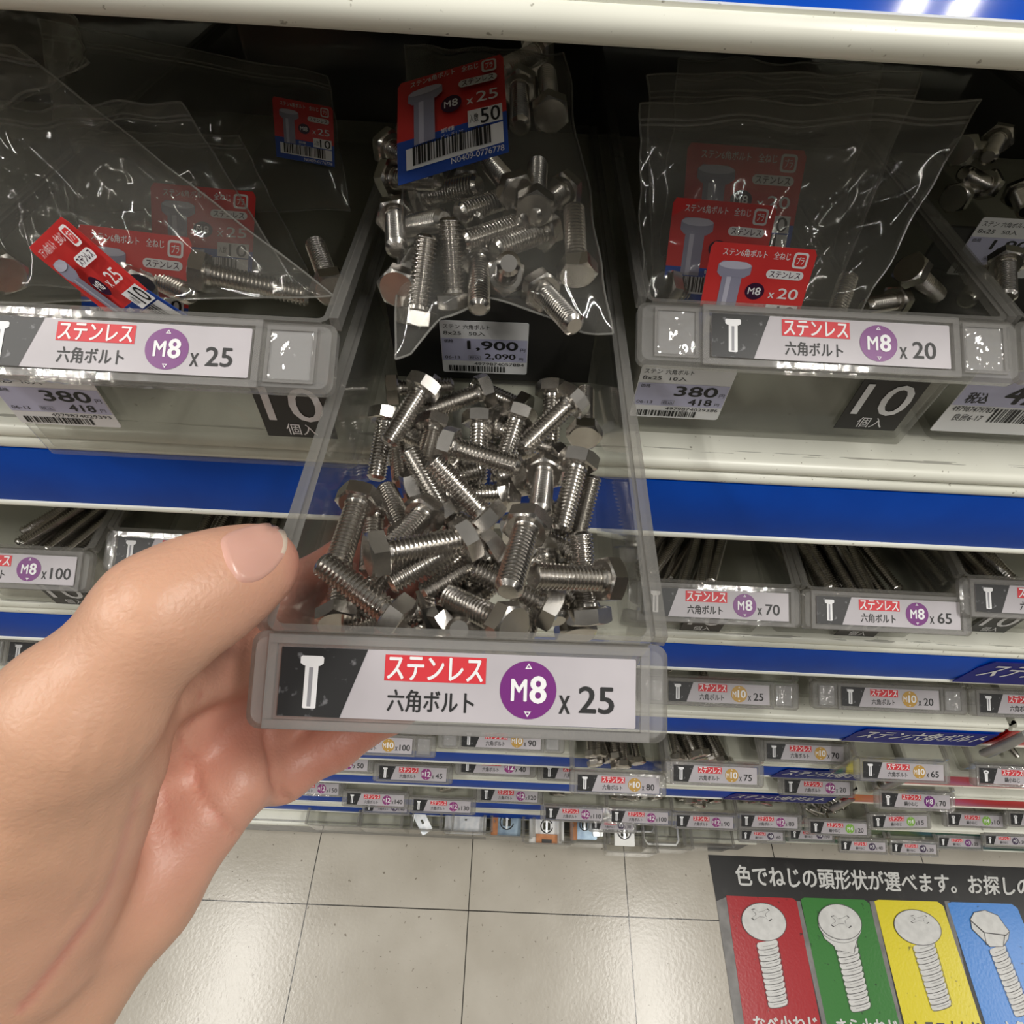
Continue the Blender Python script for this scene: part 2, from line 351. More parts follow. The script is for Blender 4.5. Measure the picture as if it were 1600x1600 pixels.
def lip_mesh(w, lw):
    key = ('lip', w, lw)
    if key in MATS: return MATS[key]
    b = MB(); hl = LIPL/2; th = .0042
    P = rrect(-w/2-.003, -hl, w/2+.003, hl, .0035); Pi = rrect(-w/2-.0015, -hl+.0015, w/2+.0015, hl-.0015, .003)
    n = len(P)
    V = [(x, y, -th) for x, y in P]+[(x, y, -.0012) for x, y in P]+[(x, y, 0) for x, y in Pi]
    b.add(V, [tuple(range(n-1, -1, -1))]+[tuple(range(2*n, 3*n))], clear_lip)
    b.add(V, [(i, (i+1) % n, n+(i+1) % n, n+i) for i in range(n)]+[(n+i, n+(i+1) % n, 2*n+(i+1) % n, 2*n+i) for i in range(n)], clear_edge)
    x0, x1, y0, y1 = -lw/2-.0012, lw/2+.0012, -.0094, .0094     # raised frame round the card
    for a in ((x0-.0022, y0-.0022, x1+.0022, y0), (x0-.0022, y1, x1+.0022, y1+.0022), (x0-.0022, y0, x0, y1), (x1, y0, x1+.0022, y1)):
        b.box(a[0], a[1], 0, a[2], a[3], .0013, clear_frame)
    if w > .12:
        for s in (-1, 1):       # the clear windows at both ends
            xa, xb = sorted((s*(lw/2+.0050), s*(w/2-.003)))
            b.box(xa+.0012, -.0082, .0001, xb-.0012, .0085, .0003, clear_window)
            for a in ((xa, -.0095, xb, -.0082), (xa, .0085, xb, .0098), (xa, -.0082, xa+.0012, .0085), (xb-.0012, -.0082, xb, .0085)):
                b.box(a[0], a[1], 0, a[2], a[3], .0010, clear_frame)
    me = b.mesh('label_lip', 45); MATS[key] = me; return me
def screw_icon(b, x, y, h, kind, z, m, M=None):
    w = h*.13
    if kind == 'hex':
        b.flat([(x-w*1.75, y+h*.5-.0004), (x-w*1.5, y+h*.5), (x+w*1.5, y+h*.5), (x+w*1.75, y+h*.5-.0004), (x+w*1.75, y+h*.36), (x+w*1.2, y+h*.31), (x-w*1.2, y+h*.31), (x-w*1.75, y+h*.36)], z, m, M)
        b.flat([(x-w, y-h*.5+.0002), (x-w*.8, y-h*.5), (x+w*.8, y-h*.5), (x+w, y-h*.5+.0002), (x+w, y+h*.315), (x-w, y+h*.315)], z, m, M)
        b.flat([(x-w*.35, y-h*.46), (x+w*.25, y-h*.46), (x+w*.25, y+h*.28), (x-w*.35, y+h*.28)], z+.00006, ink_grey, M)
    else:
        b.flat(ell(x, y+h*.3, h*.24, h*.17, 16), z, m, M)
        b.flat([(x-w, y-h*.5), (x+w, y-h*.5), (x+w*1.1, y+h*.2), (x-w*1.1, y+h*.2)], z, m, M)
        b.flat([(x-w*.8, y+h*.27), (x+w*.8, y+h*.27), (x+w*.8, y+h*.33), (x-w*.8, y+h*.33)], z+.00006, ink, M)
def label_card(size, num, disc, kind='hex', lw=.09, lines=2):
    b = MB(); k = lw/.09; w = lw; h = .0170*k
    X = lambda f: -w/2+w*f
    Y = lambda f: h/2-h*f
    b.slab(rrect(-w/2, -h/2, w/2, h/2, .0004, 2), -.0002, .0002, paper)
    b.flat([(X(0), Y(1)), (X(.175), Y(1)), (X(.243), Y(0)), (X(0), Y(0))], .00032, scratched_black)
    screw_icon(b, X(.088), Y(.5), h*.76, kind, .00044, tag_white)
    b.flat([(X(.293), Y(.44)), (X(.578), Y(.44)), (X(.578), Y(.06)), (X(.293), Y(.06))], .00032, red_ink)
    b.tx('ステンレス', X(.300), Y(.42), X(.570), Y(.08), .00044, ink_white, bold=.028)
    b.tx('六角ボルト' if kind == 'hex' else '鍋小ねじ', X(.305 if kind == 'hex' else .325), Y(.88), X(.548 if kind == 'hex' else .525), Y(.56), .00032, ink, bold=.022)
    b.flat(ell(X(.698), Y(.5), h*.42, h*.42, 40), .00032, disc)
    for s in (1, -1):
        cy = Y(.5)+s*h*.335
        b.flat([(X(.698)-.0009*k, cy-.0005*s*k), (X(.698)+.0009*k, cy-.0005*s*k), (X(.698), cy+.0009*s*k)][::s], .00044, ink_white)
        b.flat([(X(.698)-.0004*k, cy-.0002*s*k), (X(.698)+.0004*k, cy-.0002*s*k), (X(.698), cy+.0004*s*k)][::s], .00052, disc)
    if len(size) == 2:
        b.tx(size[0], X(.650), Y(.66), X(.695), Y(.35), .00044, ink_white, bold=.03); b.tx(size[1], X(.702), Y(.68), X(.750), Y(.30), .00044, ink_white, bold=.05)
    else:
        b.tx(size[0], X(.632), Y(.65), X(.669), Y(.37), .00044, ink_white, bold=.012); b.tx(size[1:2], X(.682), Y(.68), X(.698), Y(.30), .00044, ink_white, bold=.012); b.tx(size[2:], X(.711), Y(.68), X(.764), Y(.30), .00044, ink_white, bold=.035)
    b.tx('x', X(.785), Y(.82), X(.817), Y(.56), .00032, ink, bold=.015)
    b.tx(num, X(.84), Y(.80), X(.94 if len(num) == 2 else .975), Y(.42), .00032, ink, bold=.03)
    return b
def barcode(b, x0, y0, x1, y1, z, m=None, M=None, seed=1, n=34):
    rnd = random.Random(seed); x = x0; u = (x1-x0)/(n*2.3)
    while x < x1-u*2:
        wd = u*rnd.choice((1, 1, 2, 3)); b.flat([(x, y0), (x+wd, y0), (x+wd, y1), (x, y1)], z, m or ink, M); x += wd+u*rnd.choice((1, 1, 2))
def price_tag(big, small, code, title=('六角ボルト', '50入'), date='06-13'):
    b = MB(); w, h = .0400, .0345
    b.slab(rrect(0, 0, w, h, .0012), 0, .0003, tag_white)
    b.flat([(.0003, .0085), (w-.0003, .0085), (w-.0003, .0235), (.0003, .0235)], .0004, tag_lavender)
    b.tx(title[0], .0105, .0295, .0225, .0325, .0004, ink, bold=.004); b.tx('ステン', .0015, .0297, .0090, .0323, .0004, ink, bold=.004)
    b.tx(title[1], .0130, .0255, .0205, .0282, .0004, ink, bold=.004); b.tx('8x25', .0015, .0257, .0095, .0280, .0004, ink, bold=.004)
    b.tx('価格', .0015, .0205, .0058, .0228, .0005, ink, bold=0)
    nw = .0235*(len(big)/5 if ',' in big else .80)
    b.tx(big, .0355-nw, .0158, .0355, .0222, .0005, ink, bold=.045); b.tx('円', .0365, .0158, .0388, .0182, .0005, ink, bold=0)
    nw = .0145*(len(small)/5 if ',' in small else .72)
    b.tx(small, .0345-nw, .0098, .0345, .0140, .0005, ink, bold=.04); b.tx('円', .0360, .0098, .0380, .0118, .0005, ink, bold=0)
    b.tx(date, .0015, .0098, .0085, .0118, .0005, ink, bold=0)
    for a in ((.0125, .0095, .0180, .0097), (.0125, .0122, .0180, .0124), (.0125, .0097, .0127, .0122), (.0178, .0097, .0180, .0122)):
        b.flat([(a[0], a[1]), (a[2], a[1]), (a[2], a[3]), (a[0], a[3])], .0005, ink_grey)
    b.tx('税込', .0130, .0099, .0175, .0120, .0005, ink, bold=0)
    b.tx(code, .0150, .0058, .0385, .0078, .0005, ink, bold=.004)
    barcode(b, .003, .0012, .0300, .0052, .0005, seed=int(code) % 97)
    b.V = [(x, y*.83, z) for x, y, z in b.V]
    return b
def count_sticker():
    b = MB()
    b.slab([(0, 0), (.028, 0), (.028, .0285), (0, .0285)], 0, .0003, black_plastic)
    b.tx('10', .0030, .0090, .0255, .0262, .0005, ink_white, bold=.004); b.tx('個入', .0085, .0016, .0205, .0076, .0005, ink_white, bold=.004)
    return b
DR = {}
def drawer(key, C, w, h, ln, label, size, num, disc, kind='hex', lw=.09, yaw=0, roll=0):
    C = Vector([float(c) for c in C])
    n = Vector((0, -math.cos(SL), math.sin(SL)))
    O = C - EXD*(LIPL/2) - n*.0005
    root = thing('parts_drawer', Matrix.Translation(O) @ Matrix.Rotation(yaw, 4, 'Z') @ Matrix.Rotation(roll, 4, 'Y'), label, 'drawer', 'clear parts drawers on the shelving')
    root.location.z += 0
    link('drawer_body', shell(w, h, ln), root)
    LM = frame(EXD*(LIPL/2), (1, 0, 0), -EXD)
    lo = link('label_lip', lip_mesh(w, lw), root); lo.matrix_local = LM
    co = label_card(size, num, disc, kind, lw).build('label_card', lo); co.location = (0, 0, .0005)
    DR[key] = dict(root=root, O=O, w=w, h=h, ln=ln, bot=O.z-h); return root
def front_M(x, z): return frame((x, -.0003, z), (1, 0, 0), (0, 0, 1))
LAB = {
 'M8x25L': (-40, 530, 391, 552), 'M8x20': (1112, 523, 1484, 543),
 'M8x100': (-122, 882, 118, 892), 'M8x90': (183, 860, 419, 872), 'M8x70': (1004, 938, 1232, 950), 'M8x65': (1276, 951, 1500, 964), 'M8x60': (1524, 932, 1748, 946),
 'r3L': (14, 1018, 178, 1026), 'M10x25': (1045, 1080, 1202, 1086), 'M10x20': (1315, 1088, 1467, 1094), 'r3R': (1531, 1098, 1682, 1105),
 'M10x100': (521, 1161, 644, 1166), 'M10x90': (721.6, 1153.5, 845, 1160), 'M10x80': (902.5, 1223, 1030, 1227.5), 'M10x75': (1052.5, 1207, 1182.6, 1213.7), 'M10x70': (1198.7, 1174, 1318, 1178), 'M10x65': (1348.7, 1203, 1474, 1207), 'nabeA': (1530, 1211, 1650, 1217),
 'M12x50': (470, 1190, 574.7, 1195), 'M12x45': (592.5, 1206.6, 697.5, 1211), 'r5a': (721, 1196, 828, 1200), 'r5b': (849, 1205, 954, 1210), 'M12x20': (1227, 1228, 1327, 1233), 'M8x70r': (1383, 1250, 1479, 1253),
 'M12x150': (441, 1230, 529, 1233), 'M12x140': (542.5, 1247, 631, 1252), 'M12x130': (647.5, 1258, 734, 1261), 'M12x120': (752, 1241, 840, 1245), 'M12x110': (853, 1270, 941, 1274), 'M12x100': (956.4, 1275, 1043, 1279), 'M12x90': (1058, 1282, 1144.8, 1286), 'M12x80': (1159.8, 1282, 1244.7, 1286),
 'M4x20': (1266.6, 1291.4, 1354.5, 1296.7), 'M4x15': (1362, 1280, 1450, 1287.5), 'M4x10': (1482, 1279.6, 1567, 1284), 'M4x8': (1579, 1279, 1665, 1284),
 'r7a': (567, 1260, 640, 1263), 'r7b': (925, 1288, 990, 1291), 'x60': (1159.4, 1305, 1223, 1307), 'x50': (1236, 1303, 1300, 1306), 'x40': (1315, 1321.6, 1383, 1323), 'x30': (1394.7, 1324, 1462, 1327), 'x25': (1468, 1315, 1531.7, 1318), 'x20': (1541, 1312, 1606, 1315)}
def locate(key, lw=.09):
    a, b_, c, d = LAB[key]; da, db = ray(a, b_), ray(c, d)
    A = np.c_[da, -db]; t = np.linalg.lstsq(A, np.array([-lw, 0, 0]), rcond=None)[0]
    return EYE+(t[0]*da+t[1]*db)/2
NW, WW = .1010, .1390
top = lambda lv: SH[lv][1]+.0136
def std(key, lv, w, ln, label, size, num, disc, kind='hex', lw=.09, z=None, cz=None, **kw):
    C = locate(key, lw)
    if cz: a = LAB[key]; C = atz((a[0]+a[2])/2, (a[1]+a[3])/2, cz)
    Oz = C[2]+LIPL/2*math.cos(SL)
    zt = z if z is not None else top(lv)
    if Oz-zt < .030:                      # slide it along the line of sight until it clears the shelf it stands on
        zc = zt+.0305-LIPL/2*math.cos(SL); C = EYE+(C-EYE)*((zc-H)/(C[2]-H)); Oz = zt+.0305
    h = min(.088, Oz-zt-.0004)
    return drawer(key, C, w, h, ln, label, size, num, disc, kind, lw, **kw)
held = drawer('held', (-.0096, .0565, 1.1905), NW, .0525, .335, 'clear drawer labelled M8 x 25 pulled out and held by the hand', 'M8', '25', purple, roll=-.02)
std('M8x25L', 1, WW, .335, 'wide clear drawer labelled M8 x 25 left of the held drawer', 'M8', '25', purple)
std('M8x20', 1, WW, .335, 'wide clear drawer labelled M8 x 20 right of the held drawer', 'M8', '20', purple)
for k, num, lab in (('M8x100', '100', 'clear drawer labelled M8 x 100 at the left edge'), ('M8x90', '90', 'clear drawer half hidden behind the tip of the thumb'), ('M8x70', '70', 'clear drawer labelled M8 x 70 beside the held drawer'), ('M8x65', '65', 'clear drawer labelled M8 x 65, second from the held drawer'), ('M8x60', '60', 'clear drawer cut by the right edge beside the M8 x 65 drawer')):
    std(k, 2, NW, .30, lab, 'M8', num, purple)
for k, num, lab in (('r3L', '30', 'clear drawer half hidden behind the wrist on the third blue shelf'), ('M10x25', '25', 'clear drawer with gold disc labelled M10 x 25'), ('M10x20', '20', 'clear drawer with gold disc labelled M10 x 20'), ('r3R', '15', 'clear drawer cut by the right edge beside the M10 x 20 drawer')):
    std(k, 3, WW if k != 'r3R' else NW, .28, lab, 'M10', num, gold)
for k, num, lab, w in (('M10x100', '100', 'clear drawer labelled M10 x 100 under the little finger', WW), ('M10x90', '90', 'clear drawer labelled M10 x 90 under the held drawer', WW), ('M10x80', '80', 'pulled-out clear drawer of bolts labelled M10 x 80', NW), ('M10x75', '75', 'pulled-out clear drawer of bolts labelled M10 x 75', NW), ('M10x70', '70', 'clear drawer labelled M10 x 70 under the navy sticker', NW), ('M10x65', '65', 'pulled-out clear drawer labelled M10 x 65', NW)):
    std(k, 4, w, .26, lab, 'M10', num, gold)
std('nabeA', 4, NW, .26, 'clear drawer cut by the right edge above the long red strip', 'M8', '80', purple, 'pan', z=RZ[0][1]+.0136)
for k, num, lab in (('M12x50', '50', 'clear drawer ending in x 50 beside the little finger'), ('M12x45', '45', 'clear drawer labelled M12 x 45'), ('r5a', '40', 'clear drawer tucked back under the M10 x 90 drawer, label half hidden'), ('r5b', '35', 'clear drawer half hidden left of the M10 x 80 drawer'), ('M12x20', '20', 'clear drawer labelled M12 x 20')):
    std(k, 5, NW, .25, lab, 'M12', num, magenta)
std('M8x70r', 5, NW, .25, 'clear drawer of screws labelled M8 x 70 in front of the red strip', 'M8', '70', purple, 'pan', z=RZ[1][1]+.0136)
for n_, lab in (('150', 'clear drawer ending in x 150 below the little finger'), ('140', 'clear drawer labelled M12 x 140, the lower left one by the palm'), ('130', 'clear drawer labelled M12 x 130, hanging over the lowest blue strip'), ('120', 'clear drawer labelled M12 x 120, pushed in between its neighbours'),
                ('110', 'clear drawer labelled M12 x 110 above the white plate bracket'), ('100', 'clear drawer labelled M12 x 100 above the white block bracket'), ('90', 'clear drawer labelled M12 x 90 above the sticking-out wire bracket'), ('80', 'clear drawer labelled M12 x 80 left of the tiny screws')):
    std('M12x'+n_, 6, NW, .24, lab, 'M12', n_, magenta)
for n_, lab in (('20', 'clear drawer of tiny screws labelled M4 x 20'), ('15', 'tilted clear drawer with green disc labelled M4 x 15'), ('10', 'clear drawer with green disc labelled M4 x 10'), ('8', 'clear drawer with green disc cut by the right edge')):
    std('M4x'+n_, 6, NW, .24, lab, 'M4', n_, lime, 'pan', z=RZ[2][1]+.0136, **({'yaw': .05, 'roll': .03} if n_ == '15' else {}))
for k, num, lab, hx in (('r7a', '40', 'small clear drawer peeping out under the M12 x 140 drawer', 'hex'), ('r7b', '30', 'small clear drawer peeping out under the M12 x 100 drawer', 'hex'), ('x60', '60', 'small clear drawer ending in x 60 under the M12 x 80 drawer', 'pan'), ('x50', '50', 'small clear drawer half hidden under the M4 x 20 drawer', 'pan'),
                    ('x40', '40', 'small pulled-out clear drawer ending in x 40 just above the black floor sign', 'pan'), ('x30', '30', 'small pulled-out clear drawer ending in x 30 just above the black floor sign', 'pan'), ('x25', '25', 'small clear drawer ending in x 25 above the floor sign', 'pan'), ('x20', '20', 'small clear drawer at the right edge above the dark green strip', 'pan')):
    right = k in ('x40', 'x30', 'x25', 'x20', 'x50')
    std(k, 7, .076, .22, lab, 'M3', num, darkv if k != 'x25' else purple, hx, .074 if k in ('x40', 'x30') else .07, z=(RZ[3][1]+.0136) if right else None, cz={'r7a': .226, 'r7b': .226, 'x40': .234, 'x30': .234}.get(k))


# third and outer drawers of the top row, price tags, count stickers, dividers
C20 = locate('M8x20')
drawer('row1R', (C20[0]+.1475, C20[1]+.004, C20[2]-.002), WW, .066, .335, 'wide clear drawer cut by the right edge, second right of the held drawer', 'M8', '16', purple)
drawer('row1L', (locate('M8x25L')[0]-.147, .190, 1.205), WW, .063, .335, 'wide clear drawer cut by the left edge beside the M8 x 25 drawer', 'M8', '30', purple)
def on_front(key, build, name, px, align, w):
    d = DR[key]; P = aty(*px, d['O'].y-.0004); x = float(P[0])-d['O'].x-(w if align == 'R' else 0); z = float(P[2])-d['O'].z
    o = build.build(name, d['root']); o.matrix_local = front_M(x, max(z, -d['h']-.001)); return o
on_front('M8x20', price_tag('380', '418', '4979874029386', ('六角ボルト', '10入')), 'price_tag', (1120, 656), 'R', .040)
on_front('M8x20', count_sticker(), 'count_sticker', (1302, 668), 'L', .028)
on_front('M8x25L', price_tag('380', '418', '4979874029393', ('六角ボルト', '10入')), 'price_tag', (191, 668), 'R', .040)
on_front('M8x25L', count_sticker(), 'count_sticker', (420, 680), 'L', .028)
b = MB(); b.slab(rrect(0, 0, .062, .036, .001), 0, .0003, tag_white); b.flat([(.0003, .016), (.0617, .016), (.0617, .0355), (.0003, .0355)], .0004, tag_lavender)
b.tx('税込', .004, .0175, .014, .0235, .0005, ink, bold=.03); b.tx('428', .020, .018, .046, .029, .0005, ink, bold=.04)
b.tx('4979874797834', .002, .0125, .022, .0155, .0005, ink, bold=0); b.tx('良房6-17', .0055, .0070, .0185, .0112, .0005, ink, bold=0); barcode(b, .0215, .0070, .058, .0150, .0005, seed=5)
on_front('row1R', b, 'price_tag', (1452, 672), 'L', .062)
for k in ('M8x70', 'M8x65', 'M8x100', 'M8x60'):
    d = DR[k]; o = count_sticker().build('count_sticker', d['root']); o.matrix_local = front_M(-.006, -d['h']+.002)
def divider(key, y, hgt, tagx, tagz, tagb):
    d = DR[key]; w = d['w']-.0085; b = MB(); b.box(-w/2, 0, 0, w/2, .0022, hgt, black_plastic)
    o = b.build('divider', d['root']); o.location = (0, y-d['O'].y, -d['h']+.0025)
    t = tagb.build('price_tag', o); t.matrix_local = frame((tagx, -.0003, tagz), (1, 0, 0), (0, 0, 1)); return o
DIVY = .228
P = aty(690, 578, DIVY)
divider('held', DIVY, .0445, float(P[0])-DR['held']['O'].x, max(.004, float(P[2])-DR['held']['bot']-.0025), price_tag('1,900', '2,090', '4979874057884'))
P = aty(1482, 420, .285)
divider('row1R', .285, .060, float(P[0])-DR['row1R']['O'].x, float(P[2])-DR['row1R']['bot']-.005, price_tag('1,900', '2,090', '4979874057877'))

# ================================================================== bolts
def bolt_meshes(d, ln, af, hh, pitch, seg=16, head=True, rings=True):
    key = ('bolt', d, ln, pitch, seg)
    if key in MATS: return MATS[key]
    pitch *= 1.12; r = d/2; rr = r-.62*pitch
    hb = MB(); n = 24; R = af/2; rc = R*.94
    hexr = [R/math.cos(((2*PI*k/n) % (PI/3))-PI/6) for k in range(n)]
    ca = [(math.cos(2*PI*k/n), math.sin(2*PI*k/n)) for k in range(n)]
    zt = [-hh+max(0, hexr[k]-rc)*.50 for k in range(n)]
    V = [(rc*c, rc*s, -hh) for c, s in ca]+[(hexr[k]*ca[k][0], hexr[k]*ca[k][1], zt[k]) for k in range(n)]+[(hexr[k]*ca[k][0], hexr[k]*ca[k][1], -.0002) for k in range(n)]+[(R*.93*c, R*.93*s, .0003*d/.008) for c, s in ca]
    q = lambda a: [(a*n+k, a*n+(k+1) % n, (a+1)*n+(k+1) % n, (a+1)*n+k) for k in range(n)]
    Fc = [tuple(range(n-1, -1, -1))]+q(0)+q(1)+q(2)+[tuple(range(3*n, 4*n))]
    Fc = [f[::-1] for f in Fc]; hb.add(V, Fc, steel)
    sb = MB(); prof = [(r*1.12, 0), (r*1.0, .0006*d/.008), (r*.97, .0016*d/.008)]; z = .0016*d/.008
    while z+pitch < ln-.0006*d/.008:
        prof += [(rr, z+pitch*.22), (rr, z+pitch*.34), (r, z+pitch*.72), (r, z+pitch*.88)]; z += pitch
    prof += [(rr*1.02, ln-.0004*d/.008), (rr*.86, ln)]
    sb.lathe(prof, steel, seg)
    if head == 'one':
        sb.add(V, Fc, steel); out = sb.mesh('long_bolt', 28)
    else: out = (hb.mesh('bolt_head', 25), sb.mesh('threaded_shank', 28))
    MATS[key] = out; return out
M8 = lambda ln: bolt_meshes(.008, ln, .013, .0053, .00125)
def axis_M(P, D, spin=0):
    D = Vector([float(c) for c in D]).normalized(); q = D.to_track_quat('Z', 'Y')
    return Matrix.Translation(Vector([float(c) for c in P])) @ q.to_matrix().to_4x4() @ Matrix.Rotation(spin, 4, 'Z')
rb = random.Random(3)
def put_bolt(P, D, ln, label, group=None, spin=None, name='hex_bolt'):
    hm, sm = M8(ln)
    t = thing(name, axis_M(P, D, rb.uniform(0, 1) if spin is None else spin), label, 'bolt', group)
    link('bolt_head', hm, t); link('threaded_shank', sm, t); return t
def px_axis(h, t, Ltot, D0=None, z=None, tip_up=None, flat=False, cap=None):
    mid = ((h[0]+t[0])/2, (h[1]+t[1])/2)
    if D0 is None: rm = ray(*mid); D0 = (z-H)/rm[2]
    rh, rt = ray(*h), ray(*t); s_, d_ = rh+rt, rh-rt
    A, B, C = s_@s_, D0*(d_@s_), D0*D0*(d_@d_)-Ltot**2
    disc = B*B-A*C
    if disc < 0: s = -B/A
    else:
        r1, r2 = (-B+math.sqrt(disc))/A, (-B-math.sqrt(disc))/A
        dz = lambda q: abs(((D0+q)*rh-(D0-q)*rt)[2])
        s = (min((r1, r2), key=(dz if flat else abs)) if tip_up is None else (max(r1, r2) if tip_up else min(r1, r2)))
        if cap:
            lim = Ltot*.5*math.sin(math.radians(cap))/np.linalg.norm((rh+rt)/2); s = max(-lim, min(lim, s))
    Ph, Pt = EYE+(D0+s)*rh, EYE+(D0-s)*rt
    c = (Ph+Pt)/2; u = (Pt-Ph); u = u/np.linalg.norm(u)
    return c-u*Ltot/2, c+u*Ltot/2, u
FLOORZ = DR['held']['bot']+.0024
Z4 = lambda p: (420+p[0]/2.424, 560+p[1]/2.424)
HB = [  # head, tip (read off the photograph), layer height, length, tip raised, how to find it
 ((600, 85), (450, 325), .030, .025, None, 'bolt with its head up beside the price tag, rear left of the heap'),
 ((842, 115), (585, 205), .022, .025, None, 'bolt lying just under the price tag, bright square head to the right'),
 ((430, 120), (715, 105), .010, .025, None, 'bolt lying along the black divider behind the rear left bolt'),
 ((450, 195), (405, 460), .012, .025, None, 'bolt along the left wall with its head by the divider'),
 ((630, 235), (575, 470), .018, .025, None, 'bolt with an upright dark hexagon head in the rear middle left'),
 ((480, 270), (505, 475), .008, .025, None, 'bolt half hidden under the rear left bolt, its tip to the front'),
 ((800, 205), (790, 475), .014, .025, None, 'bolt pointing straight to the front, third head from the right rear'),
 ((955, 190), (870, 450), .018, .025, None, 'bolt leaning to the left front, broad dark hexagon head at the rear'),
 ((1170, 140), (955, 345), .036, .025, None, 'shiny bolt lying diagonally on top near the right rear, white lit head'),
 ((1075, 95), (1065, 350), .016, .025, None, 'bolt behind the diagonal bolt at the right rear'),
 ((1195, 300), (1198, 120), .018, .025, None, 'bolt against the right wall with its head to the front'),
 ((655, 325), (955, 412), .034, .025, None, 'bolt lying crosswise in the middle of the heap, head left'),
 ((680, 612), (530, 345), .022, .025, None, 'bolt slanting from left rear to the middle, bright head facet to the front'),
 ((848, 630), (615, 382), .034, .025, None, 'bolt slanting on top to a bright head in the middle'),
 ((1045, 415), (1025, 590), .030, .025, True, 'bolt with its head seen nearly from above, right of the middle'),
 ((1180, 360), (1105, 655), .028, .025, None, 'bolt right of the middle with a wide head to the rear'),
 ((1150, 740), (1225, 445), .014, .025, None, 'bolt beside the right wall with its tip to the rear'),
 ((345, 525), (262, 775), .036, .025, None, 'bolt by the left wall near the thumb, large bright head to the rear'),
 ((262, 985), (275, 775), .014, .025, None, 'bolt in the front left corner with its head against the front wall'),
 ((530, 690), (445, 495), .018, .025, None, 'short-looking bolt left of the middle, rounded tip to the rear'),
 ((585, 592), (455, 730), .030, .025, None, 'bolt with a bright square head facet left of the middle'),
 ((372, 748), (740, 685), .042, .025, None, 'bolt lying across the left front with its head at the left'),
 ((775, 668), (452, 855), .036, .025, None, 'bolt lying across the front with its head in the middle'),
 ((885, 715), (580, 895), .026, .025, None, 'bolt in the front middle with a shiny chamfered tip to the left'),
 ((985, 610), (905, 885), .050, .025, True, 'bolt standing out on top of the heap, its tip pointing at the viewer'),
 ((1312, 838), (990, 822), .038, .025, None, 'bolt lying crosswise at the right front with its head to the right'),
 ((1105, 965), (765, 790), .026, .025, None, 'bolt at the front right slanting to a bright head by the front wall'),
 ((510, 1005), (195, 770), .040, .025, None, 'bolt at the front left slanting to a head at the front wall'),
 ((915, 1015), (690, 905), .030, .025, None, 'bolt at the front middle with a flat bright head facet above the label'),
 ((520, 1090), (700, 975), .012, .025, None, 'bolt in the front middle mostly hidden by the rim'),
 ((1215, 1010), (1180, 655), .024, .025, None, 'bolt in the front right corner with a bright head above the label'),
 ((930, 1130), (1010, 925), .012, .025, None, 'bolt near the front right, only a piece of thread showing'),
 ((940, 510), (655, 518), .010, .025, None, 'bolt lying low and crosswise under the middle of the heap'),
 ((400, 580), (385, 800), .014, .025, None, 'bolt half buried under the bolt by the left wall'),
 ((490, 760), (372, 900), .016, .025, None, 'bolt half buried under the left front crosswise bolt'),
 ((1035, 735), (1090, 980), .018, .025, None, 'bolt under the one pointing at the viewer, only a bright head edge showing'),
]
for h, t, lz, ln, up, lab in HB:
    Ph, Pt, u = px_axis(Z4(h), Z4(t), ln+.0053, z=FLOORZ+lz, tip_up=up, flat=True, cap=None if up else 38)
    lo = FLOORZ+.005
    if min(Ph[2], Pt[2]) < lo: dz = lo-min(Ph[2], Pt[2]); Ph = Ph+[0, 0, min(dz, .008)]
    put_bolt(Ph+u*.0053, u, ln, lab, 'loose bolts in the held drawer')
Ph, Pt, u = px_axis(Z4((735, 1085)), Z4((720, 1028)), .0303, z=FLOORZ+.022, tip_up=True)
put_bolt(Ph+u*.0053, u, .025, 'bolt standing on its head at the front wall, round bright end up,', 'loose bolts in the held drawer')
ox, oy = DR['held']['O'].x, DR['held']['O'].y
for i in range(26):
    x = ox+(-.034+.068*((i*37) % 15)/14); y = .088+.120*(i % 15)/14; a = rb.uniform(-1.2, 1.2)+(PI if i % 2 else 0)
    u = np.array([math.sin(a), math.cos(a), 0]); c = np.array([x, y, FLOORZ+(.0068 if i < 15 else .0165)])
    c[0] = min(max(c[0], ox-.046+abs(u[0])*.016+.006), ox+.046-abs(u[0])*.016-.006)
    put_bolt(c-u*.0125+u*.0026, u, .025, 'steel hex bolt buried under the other loose bolts of the held drawer', 'buried bolts in the held drawer')

FW = {'M8x100': 'drawer at the left edge of the second shelf', 'M8x90': 'drawer behind the tip of the thumb', 'M8x70': 'drawer right beside the held drawer on the second shelf', 'M8x65': 'second drawer right of the held drawer', 'M8x60': 'second-shelf drawer cut by the right edge', 'M10x80': 'pulled-out drawer under the right end of the held drawer', 'M10x75': 'pulled-out drawer at the left end of the navy stickers', 'M10x100': 'drawer above the tip of the little finger', 'M10x70': 'narrow drawer under the long navy sticker', 'M12x110': 'bottom-most drawer above the white plate bracket', 'M12x100': 'drawer above the white block bracket', 'M12x90': 'drawer above the sticking-out wire bracket', 'M12x80': 'drawer left of the heap of tiny screws', 'M10x25': 'first gold-disc drawer right of the held drawer', 'M10x20': 'second gold-disc drawer right of the held drawer', 'M12x45': 'magenta-disc drawer beside the little finger', 'M12x20': 'magenta-disc drawer under the navy sticker', 'M12x140': 'drawer left of the open bins on the sixth shelf', 'M12x130': 'drawer above the third open bin'}
